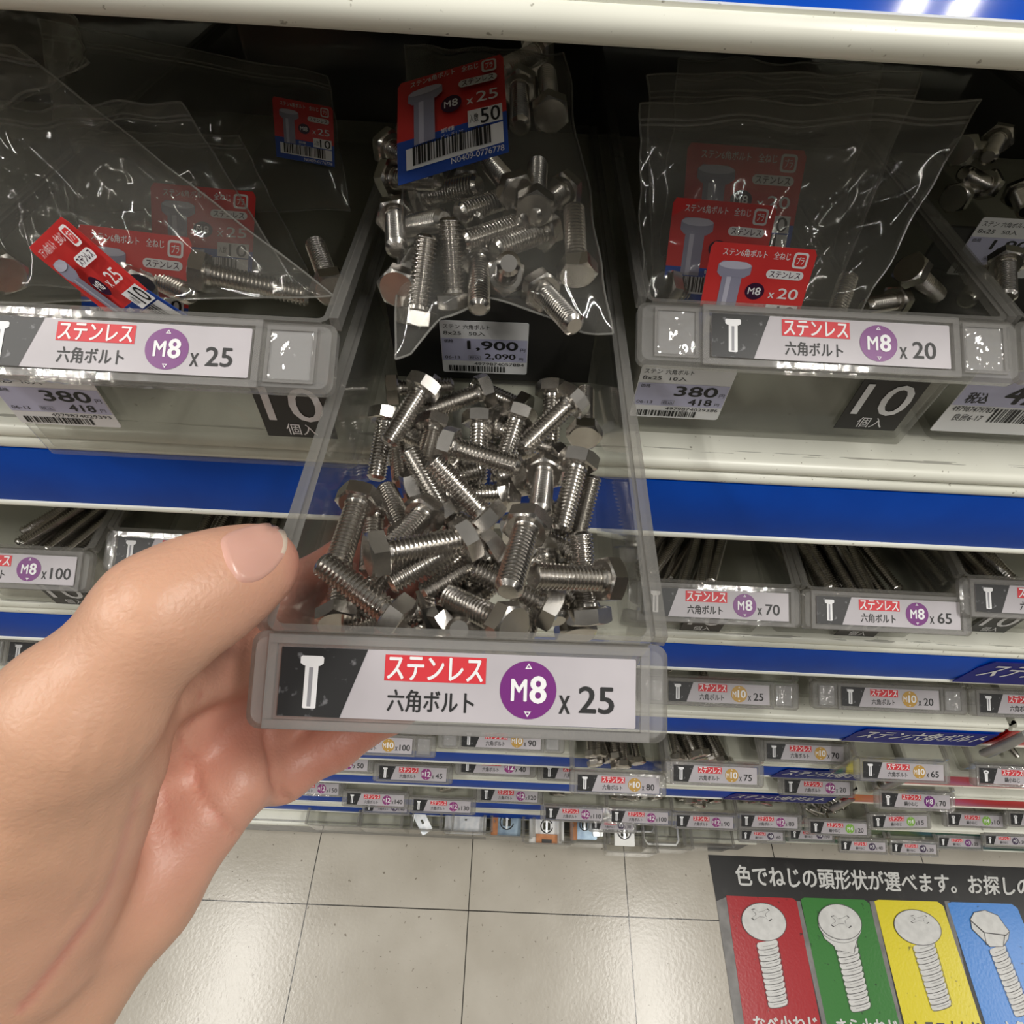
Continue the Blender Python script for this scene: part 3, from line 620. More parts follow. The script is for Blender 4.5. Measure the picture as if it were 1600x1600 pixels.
# ---- long bolts in the drawers of the lower rows
def long_bolt(d, ln): k = d/.008; return bolt_meshes(d, ln, .013*k if d < .012 else .0185, .0053*k, .00125*k*(1.25 if ln > .04 else 1.0), 10, 'one')
def fill(key, n, d, ln, ang, spread, front='tip', y0=.012, what='long stainless hex bolt', layers=2, disp=None, xs=None):
    D = DR[key]; me = long_bolt(d, ln); rr = random.Random(sum(map(ord, key))); wh = FW[key]
    k = d/.008; hl = .0053*k
    for i in range(n):
        ly = i*layers//n; m = math.ceil(n/layers); j = i % m
        x = (-.5+(j+.5)/m)*(D['w']-.026)*.92+rr.uniform(-.002, .002)
        a = math.radians(ang)+rr.uniform(-spread, spread)
        u = Vector((math.sin(a), math.cos(a), rr.uniform(-.03, .05)*(ly+.3))); u.normalize()
        z = -D['h']+.0035+.0070*k+ly*d*1.25
        P = Vector((x, y0+rr.uniform(0, .012)+(ln if front == 'tip' else hl), z))
        lim = D['w']/2-.010
        sg = .5 if front == 'tip' else -.5
        P.x = max(-lim+abs(u.x)*ln/2, min(lim-abs(u.x)*ln/2, P.x))+u.x*ln*sg if abs(u.x)*ln/2 < lim else u.x*ln*sg
        if front == 'tip': P = Vector((P.x, P.y, P.z)); u = -u if u.y > 0 else u
        o = link('long_bolt' if ln > .04 else 'hex_bolt', me, None, axis_M(D['O']+P, u, rr.uniform(0, 1)),
                 label='hex bolt lying in the '+wh, cat='bolt', group='bolts in the '+wh)
fill('M8x100', 11, .008, .10, 24, .25, disp='M8 x 100'); fill('M8x90', 11, .008, .09, 8, .22, disp='M8 behind the thumb tip')
fill('M8x70', 12, .008, .07, 28, .22); fill('M8x65', 14, .008, .065, -12, .18); fill('M8x60', 12, .008, .06, -20, .25, disp='M8 cut by the right edge')
fill('M10x80', 9, .010, .08, -8, .16, 'head'); fill('M10x75', 9, .010, .075, -12, .2, 'head'); fill('M10x100', 6, .010, .10, 5, .1, disp='M10 x 100'); fill('M10x70', 4, .010, .07, 0, .2, 'head')
for k, n in (('110', 6), ('100', 7), ('90', 7), ('80', 7)): fill('M12x'+k, n, .012, .09, 0, .22, 'head', disp='M12 x '+k)
fill('M10x25', 6, .010, .025, 20, .8); fill('M10x20', 6, .010, .020, -20, .8)
for k in ('M12x45', 'M12x20', 'M12x140', 'M12x130'): fill(k, 5, .012, .045, 0, .5, 'head')
sm_ = MB(); sm_.lathe([(.0016, 0), (.0035, -.0004), (.0033, -.0014), (.0018, -.0022)], steel, 10); sm_.lathe([(.002, 0), (.0017, .004), (.002, .008), (.0017, .012), (.002, .016), (.0014, .0205)], steel, 8); tiny = sm_.mesh('small_screw', 40)
def scatter(key, n, scale, lab, ys=.10):
    D = DR[key]; rr = random.Random(n)
    for i in range(n):
        u = Vector((rr.uniform(-1, 1), rr.uniform(-1, 1), rr.uniform(-.25, .25))); u.normalize()
        c = Vector((rr.uniform(-1, 1)*(D['w']/2-.018), .016+rr.uniform(0, ys), -D['h']+.006+rr.uniform(0, .018)))
        link('small_screw', tiny, None, axis_M(D['O']+c-u*.010*scale, u) @ Matrix.Scale(scale, 4), label=lab, cat='screw', group=lab)
scatter('M4x20', 70, 1, 'tiny steel screw in the heap in the M4 x 20 drawer')
scatter('M8x70r', 16, 1.9, 'steel screw lying in the M8 x 70 drawer in front of the red strip')
scatter('nabeA', 14, 1.9, 'steel screw in the drawer cut by the right edge above the red strip')
scatter('M4x15', 14, 1, 'tiny steel screw in the tilted M4 x 15 drawer'); scatter('x30', 10, 1.2, 'small steel screw in the pulled-out drawer ending in x 30')

# ================================================================== header cards and bags
def card_mesh(b, num, cnt, full=True):
    b.slab([(0, 0), (1, 0), (1, .36), (0, .36)], -.006, 0, card_blue); b.slab([(0, .36), (1, .36), (1, .95), (.97, 1), (.03, 1), (0, .95)], -.006, 0, card_red)
    z = .004
    b.tx('ステン6角ボルト', .12, .885, .54, .955, z, ink_white, bold=.01); b.tx('全ねじ', .60, .885, .76, .955, z, ink_white, bold=.01)
    b.flat(rrect(.79, .815, .93, .965, .03, 3), z, ink_white); b.flat(rrect(.81, .835, .91, .945, .02, 3), z*1.5, card_red); b.tx('プラ', .825, .855, .895, .925, z*2, ink_white, bold=.02)
    g1, g2 = mat('print_steel', lin(150, 150, 172), .4), mat('print_steel_light', lin(196, 196, 214), .4)
    b.flat([(.10, .80), (.14, .835), (.36, .835), (.42, .80), (.42, .72), (.36, .68), (.14, .68), (.10, .72)], z, g1); b.flat(ell(.26, .80, .155, .038, 20), z*1.5, g2)
    b.flat([(.155, .28), (.345, .28), (.345, .685), (.155, .685)], z, g1); b.flat([(.20, .28), (.245, .28), (.245, .685), (.20, .685)], z*1.5, g2)
    b.flat(rrect(.57, .70, .93, .785, .042, 6), z, ink_white); b.tx('ステンレス', .60, .712, .90, .772, z*1.5, plum, bold=.02)
    b.flat(ell(.50, .56, .095, .085, 28), z, plum); b.tx('M', .435, .53, .495, .595, z*1.5, ink_white, bold=.02); b.tx('8', .505, .525, .560, .60, z*1.5, ink_white, bold=.04)
    b.tx('x', .64, .505, .70, .560, z, ink_white, bold=.01); b.tx(num, .73, .505, .93, .610, z, ink_white, bold=.02)
    b.tx('鋼種', .40, .305, .52, .345, z, ink_white, bold=0); b.tx('ピッチ1.25', .40, .25, .60, .29, z, ink_white, bold=0)
    b.flat([(.645, .285), (.96, .285), (.96, .44), (.645, .44)], z, tag_white); b.tx('入数', .66, .32, .74, .40, z*1.5, ink, bold=0); b.tx(cnt, .76, .295, .94, .43, z*1.5, ink, bold=.012)
    b.flat([(.08, .09), (.96, .09), (.96, .27), (.08, .27)], z, tag_white); barcode(b, .14, .11, .86, .27, z*1.5, seed=int(num), n=40)
    b.tx('N0409-0776778', .48, .02, .96, .07, z, ink_white, bold=.006)
def header_card(num, cnt, TL, TR, BL, parent, curl=0.0):
    b = MB(); card_mesh(b, num, cnt)
    TL, TR, BL = (Vector([float(c) for c in p]) for p in (TL, TR, BL)); ex = TR-TL; ey = TL-BL; nz = ex.cross(ey).normalized()
    inv = parent.matrix_world.inverted()
    b.V = [tuple(inv @ (BL+ex*x+ey*y+nz*(z*.03+curl*(math.sin(PI*y)+.5*math.sin(PI*x))))) for x, y, z in b.V]
    return b.build('header_card', parent)
def bag(label, TL, TR, BR, BL, bulge, wr, seed, group=None, n=44, flat_top=.22, zip_=True, bot=None):
    c = [Vector([float(a) for a in p]) for p in (TL, TR, BR, BL)]
    o = Vector((sum(p.x for p in c)/4, sum(p.y for p in c)/4, min(p.z for p in c)))
    nz = (c[1]-c[3]).cross(c[0]-c[2]).normalized()
    if nz.dot(Vector(EYE)-o) < 0: nz = -nz
    t = thing('plastic_bag', o, label, 'bag', group)
    V = []; Fc = []
    for side in (1, -1):
        for j in range(n+1):
            for i in range(n+1):
                u, v = i/n, j/n
                P = (c[0]*(1-u)+c[1]*u)*(1-v)+(c[3]*(1-u)+c[2]*u)*v
                if bot: P = P+(c[0]-c[3])*(v**3*float(np.interp(u, bot[0], bot[1])))
                e = min(1, 16*u*(1-u)*v*(1-v))
                prof = max(0, math.sin(PI*min(1, max(0, (v-flat_top*.6)/(1-flat_top*.6)))))**.55*math.sin(PI*u)**.5 if bulge else 0
                q = Vector((u*2.4+v*.9+seed*7, v*1.3-u*.5, side*2.3))
                rid = (1-2*abs(noise.noise(q*1.0)))*.65+(1-2*abs(noise.noise(q*2.1)))*.35+.08*noise.noise(q*6)
                edge = Vector((noise.noise(Vector((v*5, seed, side*0))), 0, noise.noise(Vector((u*5, seed+3, 0)))))*.0022
                V.append(tuple(P+nz*(side*bulge*prof+wr*rid*e**.5+.0003*side)+edge-o))
    m = (n+1)**2
    for s in range(2):
        for j in range(n):
            for i in range(n):
                a = s*m+j*(n+1)+i; q = (a, a+1, a+n+2, a+n+1); Fc.append(q if s == 0 else q[::-1])
    b = MB(); b.add(V, Fc, film); b.build('film', t, 180)
    ring = [j for j in range(n+1)]
    for nm, idx in (('side_seam', [j*(n+1) for j in ring]), ('side_seam', [j*(n+1)+n for j in ring]), ('bottom_seam', [n*(n+1)+i for i in ring]), ('top_edge', ring)):
        b = MB(); b.tube([V[k] for k in idx], .00042, film_edge, 6); b.build(nm, t, 60)
    if zip_:
        b = MB()
        for dv in (3, 4): b.tube([V[dv*(n+1)+i] for i in ring], .00045, film_edge, 6)
        b.build('zip_strip', t, 60)
    return t
bd = lambda y: .205+.030*(560-y)/480
pd = lambda x, y, e=0: atd(x, y, bd(y)+e)
cb = bag('bulging clear bag of bolts with a red and blue card in the held drawer', pd(632, 72), pd(880, 84), pd(958, 522), pd(618, 562), 0.011, .0048, 1, zip_=False, flat_top=.05, bot=([0, .07, .2, .42, .6, .85, 1], [0, .01, .10, .145, .10, .02, 0]))
header_card('25', '50', pd(622, 132, -.014), pd(786, 84, -.014), pd(622, 290, -.016), cb, .002)
Z2 = lambda p: (540+p[0]/2.806, 30+p[1]/2.806)
BB = [((308, 1345), (357, 945), -.004, 'bolt with a large head at the bottom left corner of the clear bag'), ((480, 1275), (455, 865), -.002, 'bolt beside the bottom left one in the clear bag, tip up'),
 ((215, 850), (225, 1010), .002, 'bolt at the left edge of the clear bag with its round end towards the viewer'), ((275, 905), (400, 885), .004, 'bolt with its head at the left edge of the clear bag'),
 ((780, 890), (510, 980), .001, 'bolt with a big hexagon head in the middle of the clear bag'), ((745, 770), (500, 850), .004, 'bolt lying above the middle one in the clear bag'),
 ((890, 925), (660, 1010), .006, 'bolt with a bright flat head right of the middle of the clear bag'), ((1015, 1130), (1000, 825), .000, 'bolt at the right edge of the clear bag, tip up'),
 ((860, 1190), (985, 1325), -.002, 'bolt at the bottom right of the clear bag, tip at the corner'), ((700, 1130), (715, 1070), -.006, 'bolt pointing its round bright end at the viewer in the clear bag'),
 ((585, 1030), (585, 1270), .004, 'bolt behind the two lower left ones in the clear bag'),
 ((760, 280), (765, 470), .002, 'smooth-looking bolt right of the red card in the clear bag'), ((840, 150), (700, 220), .006, 'bolt at the top of the clear bag with its head to the right'),
 ((830, 830), (842, 645), .002, 'bolt below the card at the right with its tip up in the clear bag'), ((955, 755), (830, 850), .006, 'bolt with a dark square head near the right edge of the clear bag'),
 ((745, 760), (640, 640), .004, 'bolt just under the card of the clear bag'), ((350, 770), (560, 730), .006, 'bolt at the left under the card of the clear bag'), ((200, 570), (330, 640), .006, 'bolt peeping out left of the card of the clear bag'),
 ((210, 700), (380, 700), .006, 'bolt at the lower left corner of the card of the clear bag'), ((240, 1160), (300, 1060), .006, 'bolt behind the bottom left bolt in the clear bag'), ((900, 420), (880, 240), .006, 'bolt high at the right edge of the clear bag'), ((520, 720), (560, 880), .008, 'bolt standing behind the middle bolts of the clear bag')]
for h, t, e, lab in BB:
    a, c = Z2(h), Z2(t)
    end = 'round' in lab; Ph, Pt, u = px_axis(a, c, .0303, D0=bd((a[1]+c[1])/2)+e, tip_up=True if end else None, cap=None if end else 32)
    put_bolt(Ph+u*.0053, u, .025, lab, 'bolts in the bag in the held drawer')
# ---- right-hand drawer: ten-packs
py_ = lambda x, y, Y: aty(x, y, Y)
r2 = bag('clear ten-pack behind the front bag in the M8 x 20 drawer', py_(1010, 118, .272), py_(1440, 112, .272), py_(1300, 470, .238), py_(1020, 462, .238), .006, .002, 12)
header_card('20', '10', py_(1053, 308, .231), py_(1215, 322, .231), py_(1034, 468, .224), r2)
r3 = bag('clear ten-pack at the rear of the M8 x 20 drawer with a dim red card', py_(1060, 92, .33), py_(1380, 102, .33), py_(1300, 400, .30), py_(1030, 400, .30), .006, .003, 14)
header_card('20', '10', py_(1075, 222, .300), py_(1262, 236, .300), py_(1062, 400, .290), r3)
r1 = bag('front clear ten-pack with creased film and bright red card in the M8 x 20 drawer', py_(1000, 162, .250), py_(1532, 156, .250), py_(1336, 500, .2165), py_(1003, 494, .2165), .006, .0045, 11)
header_card('20', '10', py_(1113, 377, .2150), py_(1279, 391, .2150), py_(1084, 530, .208), r1)
def pb(h, t, Y, lab, ln=.020, **k):
    m = ((h[0]+t[0])/2, (h[1]+t[1])/2); D0 = float((aty(*m, Y)-EYE) @ CM[2])
    Ph, Pt, u = px_axis(h, t, ln+.0053, D0=D0, **k); return put_bolt(Ph+u*.0053, u, ln, lab, 'bolts in the ten-packs')
pb((1296, 520), (1326, 432), .226, 'bolt standing at the right of the front ten-pack in the M8 x 20 drawer', .025)
pb((1035, 448), (1105, 463), .228, 'bolt lying left of the red card in the front ten-pack')
pb((1420, 418), (1466, 462), .250, 'bolt lying loose right of the ten-packs in the M8 x 20 drawer', .025)
pb((1225, 475), (1190, 440), .236, 'bolt hidden behind the front red card'); pb((1405, 470), (1350, 480), .245, 'bolt behind the right end of the M8 x 20 lip')
pb((1571, 404), (1573, 466), .250, 'bolt standing head up in the drawer at the right edge', .025)
pb((1540, 430), (1510, 470), .255, 'bolt leaning beside the standing one in the drawer at the right edge', .025)
for i, (x, y) in enumerate(((1500, 235), (1560, 215), (1545, 290), (1490, 310), (1590, 300))):
    pb((x, y), (x+50*math.cos(i*1.9), y+32*math.sin(i*1.9)), .33, 'bolt in the dim rear heap of the drawer at the right edge', .025)
# ---- left-hand drawer: ten-packs filed one behind the other
l4 = bag('dim clear ten-pack at the rear of the left M8 x 25 drawer', py_(60, 30, .35), py_(512, 120, .35), py_(548, 330, .32), py_(110, 330, .32), .006, .004, 24)
header_card('25', '10', py_(425, 150, .325), py_(520, 168, .325), py_(432, 245, .315), l4)
l3 = bag('third clear ten-pack from the front in the left M8 x 25 drawer', py_(110, 205, .290), py_(374, 212, .290), py_(482, 425, .255), py_(130, 430, .255), .005, .003, 23)
header_card('25', '10', py_(235, 285, .262), py_(400, 300, .262), py_(240, 430, .250), l3)
l2 = bag('second clear ten-pack from the front in the left M8 x 25 drawer', py_(-40, 172, .240), py_(284, 160, .240), py_(458, 440, .210), py_(10, 450, .210), .005, .003, 22)
header_card('25', '10', py_(120, 350, .206), py_(300, 372, .206), py_(130, 520, .196), l2)
l1 = bag('front clear ten-pack with a curled red card in the left M8 x 25 drawer', py_(-190, 30, .225), py_(22, 72, .225), py_(522, 462, .188), py_(-60, 476, .188), .007, .0058, 21, n=56)
header_card('25', '10', py_(44, 388, .1845), py_(97, 337, .1845), py_(250, 540, .1800), l1, .003)
pb((300, 422), (484, 463), .195, 'long bolt behind the right end of the M8 x 25 lip in the left ten-pack', .035)
pb((215, 455), (190, 415), .198, 'bolt with a round bright end beside the curled red card'); pb((228, 428), (300, 462), .202, 'bolt under the long bolt in the left ten-pack')
pb((520, 455), (492, 380), .215, 'bolt standing in the right rear corner of the left M8 x 25 drawer', .025); pb((10, 430), (-40, 380), .2, 'bolt at the left edge of the photo in the left drawer', .025)
l0 = bag('clear bag bulging over the upper left corner of the left drawer', py_(-120, 0, .262), py_(110, 8, .262), py_(140, 98, .235), py_(-60, 200, .235), .010, .004, 31)

# ================================================================== bottom row of open bins with brackets
def bin_(px, w, label, pl):
    P = aty(*px, pl); root = thing('open_bin', (float(P[0]), float(P[1]), .1225), label, 'bin', 'open clear bins on the bottom shelf')
    o = link('bin_body', shell(w, .048, .16), root); o.location = (0, 0, .0485); return root, P
def plate(P, sx, sy, m, label, hole=.35, rot=0, z=.150, tilt=.2, clamp=None, lip=0):
    P = atz(*P, z)
    root = thing('metal_bracket', Matrix.Translation((float(P[0]), float(P[1]), z)) @ Matrix.Rotation(rot, 4, 'Z') @ Matrix.Rotation(tilt, 4, 'X'), label, 'bracket')
    b = MB(); n = 24; rO = rrect(-sx/2, -sy/2, sx/2, sy/2, .003, 5); rI = [(hole*sy/2*math.cos(math.atan2(y, x)), hole*sy/2*math.sin(math.atan2(y, x))) for x, y in rO]; n = len(rO)
    V = [(x, y, z) for z in (0, .002) for x, y in rO]+[(x, y, z) for z in (0, .002) for x, y in rI]
    q = lambda a, c: [(a*n+i, a*n+(i+1) % n, c*n+(i+1) % n, c*n+i) for i in range(n)]
    b.add(V, q(0, 1)+q(1, 3)+q(3, 2)+q(2, 0), m)
    if lip: b.box(-sx/2, sy/2-.002, -lip, sx/2, sy/2, .0, m); b.box(-sx/2, -sy/2, -lip, sx/2, -sy/2+.002, 0, m)
    b.build('plate', root, 40)
    if clamp:
        b = MB(); b.box(-sx*.3, -sy*.48, .0022, sx*.3, -sy*.22, .007, clamp); b.box(-sx*.14, -sy*.46, .007, sx*.14, -sy*.36, .0085, black_plastic); b.build('clamp', root)
    if hole > .2:
        b = MB(); b.tube([(hole*sy*.62*math.cos(a), hole*sy*.62*math.sin(a), .0026) for a in np.linspace(.5, 2*PI-.2, 20)], .0010, black_plastic, 6); b.box(-.0018, -hole*sy*.6, .0022, .0018, hole*sy*.6, .0034, zinc); b.build('hanger_ring', root, 60)
    return root
bins = [((530, 1301), .092, 'leftmost open clear bin on the bottom shelf', .190), ((605, 1301), .092, 'second open clear bin from the left on the bottom shelf', .190), ((668, 1302), .088, 'third open clear bin from the left on the bottom shelf', .190), ((728, 1303), .088, 'open clear bin with a wide zinc plate', .190),
 ((795, 1309), .086, 'open clear bin with an orange and blue-grey bracket, first right of the blue strip end', .185), ((855, 1321), .084, 'open clear bin with a white plate and orange clamp', .176), ((914, 1318), .084, 'open clear bin with blue-grey bracket beside the white plate bin', .180), ((990, 1331), .090, 'pulled-out open bin with a white block and wire bracket', .168), ((1053, 1322), .084, 'open clear bin with a white wire bracket', .176), ((1120, 1318), .084, 'open clear bin at the right end of the bottom row', .182)]
BP = [bin_(*a)[1] for a in bins]
plate((728, 1281), .074, .045, zinc, 'wide zinc plate with two small holes in a bottom bin', .1)
plate((792, 1284), .050, .046, bracket_blue, 'blue-grey bracket with round ring left of the white plate', .42)
plate((773, 1283), .012, .046, bracket_orange, 'narrow orange strip bracket beside the left ring bracket', .1, z=.152)
plate((854, 1291), .062, .056, bracket_white, 'white plate with ring and orange clamp in a bottom bin', .30, clamp=bracket_orange)
plate((913, 1289), .044, .046, bracket_blue, 'blue-grey bracket right of the white plate', .30)
plate((896, 1290), .013, .046, bracket_orange, 'orange strip bracket right of the white plate', .1, z=.152)
plate((934, 1290), .018, .034, zinc, 'pale zinc tab beside the right blue-grey bracket', .25, z=.154)
plate((975, 1299), .036, .046, bracket_white, 'white block bracket with a round hole in the pulled-out bin', .42, lip=.018, z=.150)
def wire(P, w, d, label):
    root = thing('wire_bracket', (float(P[0]), float(P[1]), .140), label, 'bracket'); b = MB()
    b.tube([(-w/2, .07, .012), (-w/2, .008, .012), (-w/2+.006, 0, .012), (w/2-.006, 0, .012), (w/2, .008, .012), (w/2, .07, .012)], .0019, bracket_white, 8); b.build('bent_wire', root, 60)
wire((BP[7][0]+.026, .205), .044, .07, 'white bent wire bracket in the pulled-out bin'); wire((BP[8][0]-.006, .186), .062, .07, 'white bent wire bracket sticking out of the bin beside the pulled-out one')
plate((660, 1284), .02, .04, zinc, 'small zinc clip in the third bottom bin', .2, rot=.6)

# ================================================================== the floor sign
sign = thing('floor_sign', atz(1106, 1336, 0), 'black floor sign showing white screws on red, green, yellow and blue panels', 'floor sign')
so = sign.matrix_world.translation
def fpx(P, lift): return [tuple(atz(x, y, 0)+[0, 0, lift]-np.array(so)) for x, y in P]
ZS = lambda x, y: (1100+x/3.2, 1330+y/3.2)
def fpoly(b, P, lift, m): b.add(fpx(P, lift), [tuple(range(len(P)))], m)
sign_black = vary('sign_black', lin(38, 37, 38), lin(46, 45, 46), 30, .35); sign_grey = vary('sign_grey', lin(112, 110, 109), lin(136, 134, 132), 40, .4)
L(sign_black, ramp(sign_black, noisefac(sign_black, 30, 6), [(.30, lin(46, 44, 44)), (.42, lin(26, 25, 26)), (.8, lin(22, 21, 22))]), bsdf(sign_black).inputs['Base Color'])
def worn(n, c):
    m = mat(n, c, .28); d = tuple(a*.25+.01 for a in c)
    L(m, ramp(m, noisefac(m, 75, 5), [(.27, d), (.33, c), (1, c)]), bsdf(m).inputs['Base Color']); bump(m, noisefac(m, 220, 3), .25, .0008); return m
b = MB()
OUT = [ZS(*p) for p in ((20, 18), (800, 50), (1600, 82), (1980, 100), (2400, 1300), (205, 1300), (165, 950), (148, 830), (128, 700), (122, 650), (108, 560), (96, 490), (62, 260), (40, 130))]
fl_ = fpx(OUT, .0008); n = len(fl_)
b.add(fl_+[(x, y, .0) for x, y, z in fl_], [tuple(range(n))]+[(i, n+i, n+(i+1) % n, (i+1) % n) for i in range(n)], sign_black)
b.build('vinyl_sheet', sign)
b = MB()
fpoly(b, [ZS(*p) for p in ((60, 250), (110, 230), (205, 900), (215, 1300), (205, 1300), (165, 950), (128, 700), (108, 560))], .0011, sign_grey)
for x0, x1 in ((478, 545), (848, 925), (1222, 1310)):
    fpoly(b, [ZS(*p) for p in ((x0-28+6, 250), (x0+2, 250), (x0+142, 864), (x0+250, 1300), (x0+226, 1300), (x0+112, 864))], .0011, sign_grey)
b.build('panel_border', sign)
PAN = [('red', lin(176, 36, 44), [(110, 222), (440, 235), (462, 250), (582, 864), (668, 1300), (250, 1300), (200, 864)]),
       ('green', lin(58, 128, 56), [(482, 240), (500, 232), (800, 243), (825, 262), (975, 864), (1080, 1300), (728, 1300), (612, 864)]),
       ('yellow', lin(232, 216, 40), [(850, 250), (870, 243), (1165, 252), (1195, 275), (1385, 864), (1520, 1300), (1130, 1300), (1000, 864)]),
       ('blue', lin(66, 140, 224), [(1215, 262), (1235, 254), (1535, 264), (1565, 285), (1800, 864), (1960, 1300), (1560, 1300), (1405, 864)])]
for nm, c, P in PAN:
    b = MB(); fpoly(b, [ZS(*p) for p in P], .0013, worn('sign_'+nm, c)); b.build('colour_panel', sign, label=nm+' panel')
pw = vary('print_white', lin(208, 208, 206), lin(222, 222, 220), 90, .35); pl = mat('print_line', lin(70, 68, 70), .4)
def pscrew(kind, hx, hy, rx, ry, A, B, w0, w1):
    b = MB(); e = lambda cx, cy, a, c, rot=0, n=40: [ZS(*p) for p in ell(cx, cy, a, c, n, rot)]
    ax = np.array(B, float)-A; ln = np.hypot(*ax); ax /= ln; nx = np.array([-ax[1], ax[0]])
    N_ = 11
    b2 = MB()
    for i in range(N_):
        t0, t1 = i/N_, (i+1.0)/N_; w = (w0*(1-t0)+w1*t0)/2
        c0, c1 = np.array(A)+ax*ln*t0, np.array(A)+ax*ln*t1; mid = (c0+c1)/2
        arc = lambda c, s, ww: [tuple(c+nx*ww*math.cos(q)*1.0+ax*s*math.sin(q)) for q in np.linspace(PI, 0, 9)]
        P = arc(c0, 9, w*.90)+[tuple(mid-nx*-0+nx*-w*1.0*0+nx*(-w)*0+nx*w*-1.0*0)][:0]+[tuple(mid+nx*-w*0)][:0]
        P = [tuple(c0+nx*w*.86*(-1)), tuple(mid-nx*w), tuple(c1-nx*w*.9)]+arc(c1, 11, w*.9)+[tuple(c1+nx*w*.9), tuple(mid+nx*w), tuple(c0+nx*w*.86)]
        fpoly(b, [ZS(*p) for p in P], .0016+.00004*(N_-i), pw)
        for sgn, th in ((1, 3.2),):
            q = arc(c1, 11, w*.95); q2 = [(x+ax[0]*th, y+ax[1]*th) for x, y in q]
            b.add(fpx([ZS(*p) for p in q]+[ZS(*p) for p in q2], .0024), [(k, k+1, 9+k+1, 9+k) for k in range(8)], pl)
        q = [tuple(mid+nx*w*f+ax*9*math.sqrt(max(0, 1-f*f))) for f in np.linspace(-.75, .45, 7)]; q2 = [(x+ax[0]*1.3, y+ax[1]*1.3) for x, y in q]
        b.add(fpx([ZS(*p) for p in q]+[ZS(*p) for p in q2], .0024), [(k, k+1, 7+k+1, 7+k) for k in range(6)], pl)
    for s in (-1, 1):
        q = [tuple(np.array(A)+nx*s*w0*.5), tuple(np.array(B)+nx*s*w1*.5)]; fpoly(b, [ZS(*q[0]), ZS(*q[1]), ZS(q[1][0]+s*-2, q[1][1]), ZS(q[0][0]+s*-2, q[0][1])], .0023, pl)
    rot = .35
    if kind == 'flat':
        fpoly(b, [ZS(*p) for p in ((hx-rx*.92, hy+28), (hx+rx*.98, hy+38), (hx+rx*.8, hy+95), (hx+78, hy+128), (hx+72, hy+160), (hx-24, hy+140), (hx-30, hy+122), (hx-rx*.7, hy+85))], .0024, pl)
        fpoly(b, [ZS(*p) for p in ((hx-rx*.9, hy+28), (hx+rx*.94, hy+38), (hx+rx*.76, hy+94), (hx+74, hy+128), (hx+69, hy+158), (hx-21, hy+139), (hx-27, hy+121), (hx-rx*.68, hy+83))], .0025, pw)
        fpoly(b, e(hx, hy+16, rx+2, ry+2, rot), .0026, pl); fpoly(b, e(hx, hy+16, rx, ry, rot), .0027, pw)
    if kind == 'hex':
        fpoly(b, [ZS(*p) for p in ((1326, 340), (1345, 305), (1400, 294), (1465, 320), (1500, 370), (1524, 400), (1518, 440), (1494, 478), (1425, 480), (1395, 450), (1334, 390))], .0026, pl)
        fpoly(b, [ZS(*p) for p in ((1329, 341), (1347, 308), (1400, 297), (1463, 323), (1498, 372), (1521, 402), (1515, 438), (1492, 475), (1427, 477), (1397, 448), (1337, 388))], .0027, pw)
        for P in (((1330, 345), (1398, 405), (1396, 412), (1330, 352)), ((1398, 405), (1505, 418), (1520, 402), (1520, 406), (1506, 424), (1398, 410)), ((1398, 408), (1410, 470), (1406, 470), (1395, 410)), ((1500, 420), (1494, 474), (1490, 474), (1496, 420))): fpoly(b, [ZS(*p) for p in P], .0029, pl)
    else:
        fpoly(b, e(hx, hy, rx+3.5, ry+3.5, rot), .0028, pl); fpoly(b, e(hx, hy, rx, ry, rot), .0030, pw)
        cx, cy = hx+(-18 if kind == 'pan' else 0 if kind == 'flat' else 5), hy+(-38 if kind == 'pan' else -4 if kind == 'flat' else -42)
        k = .9 if kind != 'truss' else .8
        CR = [(-52, -34), (-34, -40), (-10, -16), (14, -22), (40, -40), (52, -26), (28, -2), (34, 20), (66, 34), (52, 50), (24, 22), (-6, 18), (-36, 42), (-52, 28), (-26, 4), (-32, -12)]
        CR = [(cx+x*k, cy+y*k*(.8 if kind != 'truss' else .62)) for x, y in CR]
        c2 = [(cx+(x-cx)*.90, cy+(y-cy)*.88) for x, y in CR]
        fpoly(b, [ZS(*p) for p in CR], .0032, pl); fpoly(b, [ZS(*p) for p in c2], .0034, pw)
    return b.build('printed_screw', sign)
pscrew('pan', 297, 354, 112, 90, (312, 450), (370, 770), 108, 100)
pscrew('flat', 676, 354, 110, 84, (705, 455), (782, 788), 112, 104)
pscrew('truss', 1064, 382, 120, 82, (1092, 460), (1186, 780), 112, 104)
pscrew('hex', 1420, 390, 90, 80, (1460, 478), (1590, 810), 84, 84)
def ftext(b, body, Q, m, lift=.0020, bold=.015):
    V, Fc = text2d(body, 0); P = []
    st = [(0, 0), (2.2, 0), (-2.2, 0), (0, 2.0), (0, -2.0)]
    for a, c in V:
        x = (Q[3][0]*(1-a)+Q[2][0]*a)*(1-c)+(Q[0][0]*(1-a)+Q[1][0]*a)*c; y = (Q[3][1]*(1-a)+Q[2][1]*a)*(1-c)+(Q[0][1]*(1-a)+Q[1][1]*a)*c; P.append((x, y))
    for k, (dx, dy) in enumerate(st): b.add(fpx([ZS(x+dx, y+dy) for x, y in P], lift+k*2e-5), Fc, m)
b = MB(); ftext(b, '色でねじの頭形状が選べます。お探しのねじ', [(150, 68), (1790, 140), (1800, 232), (165, 172)], pw); b.build('headline', sign)
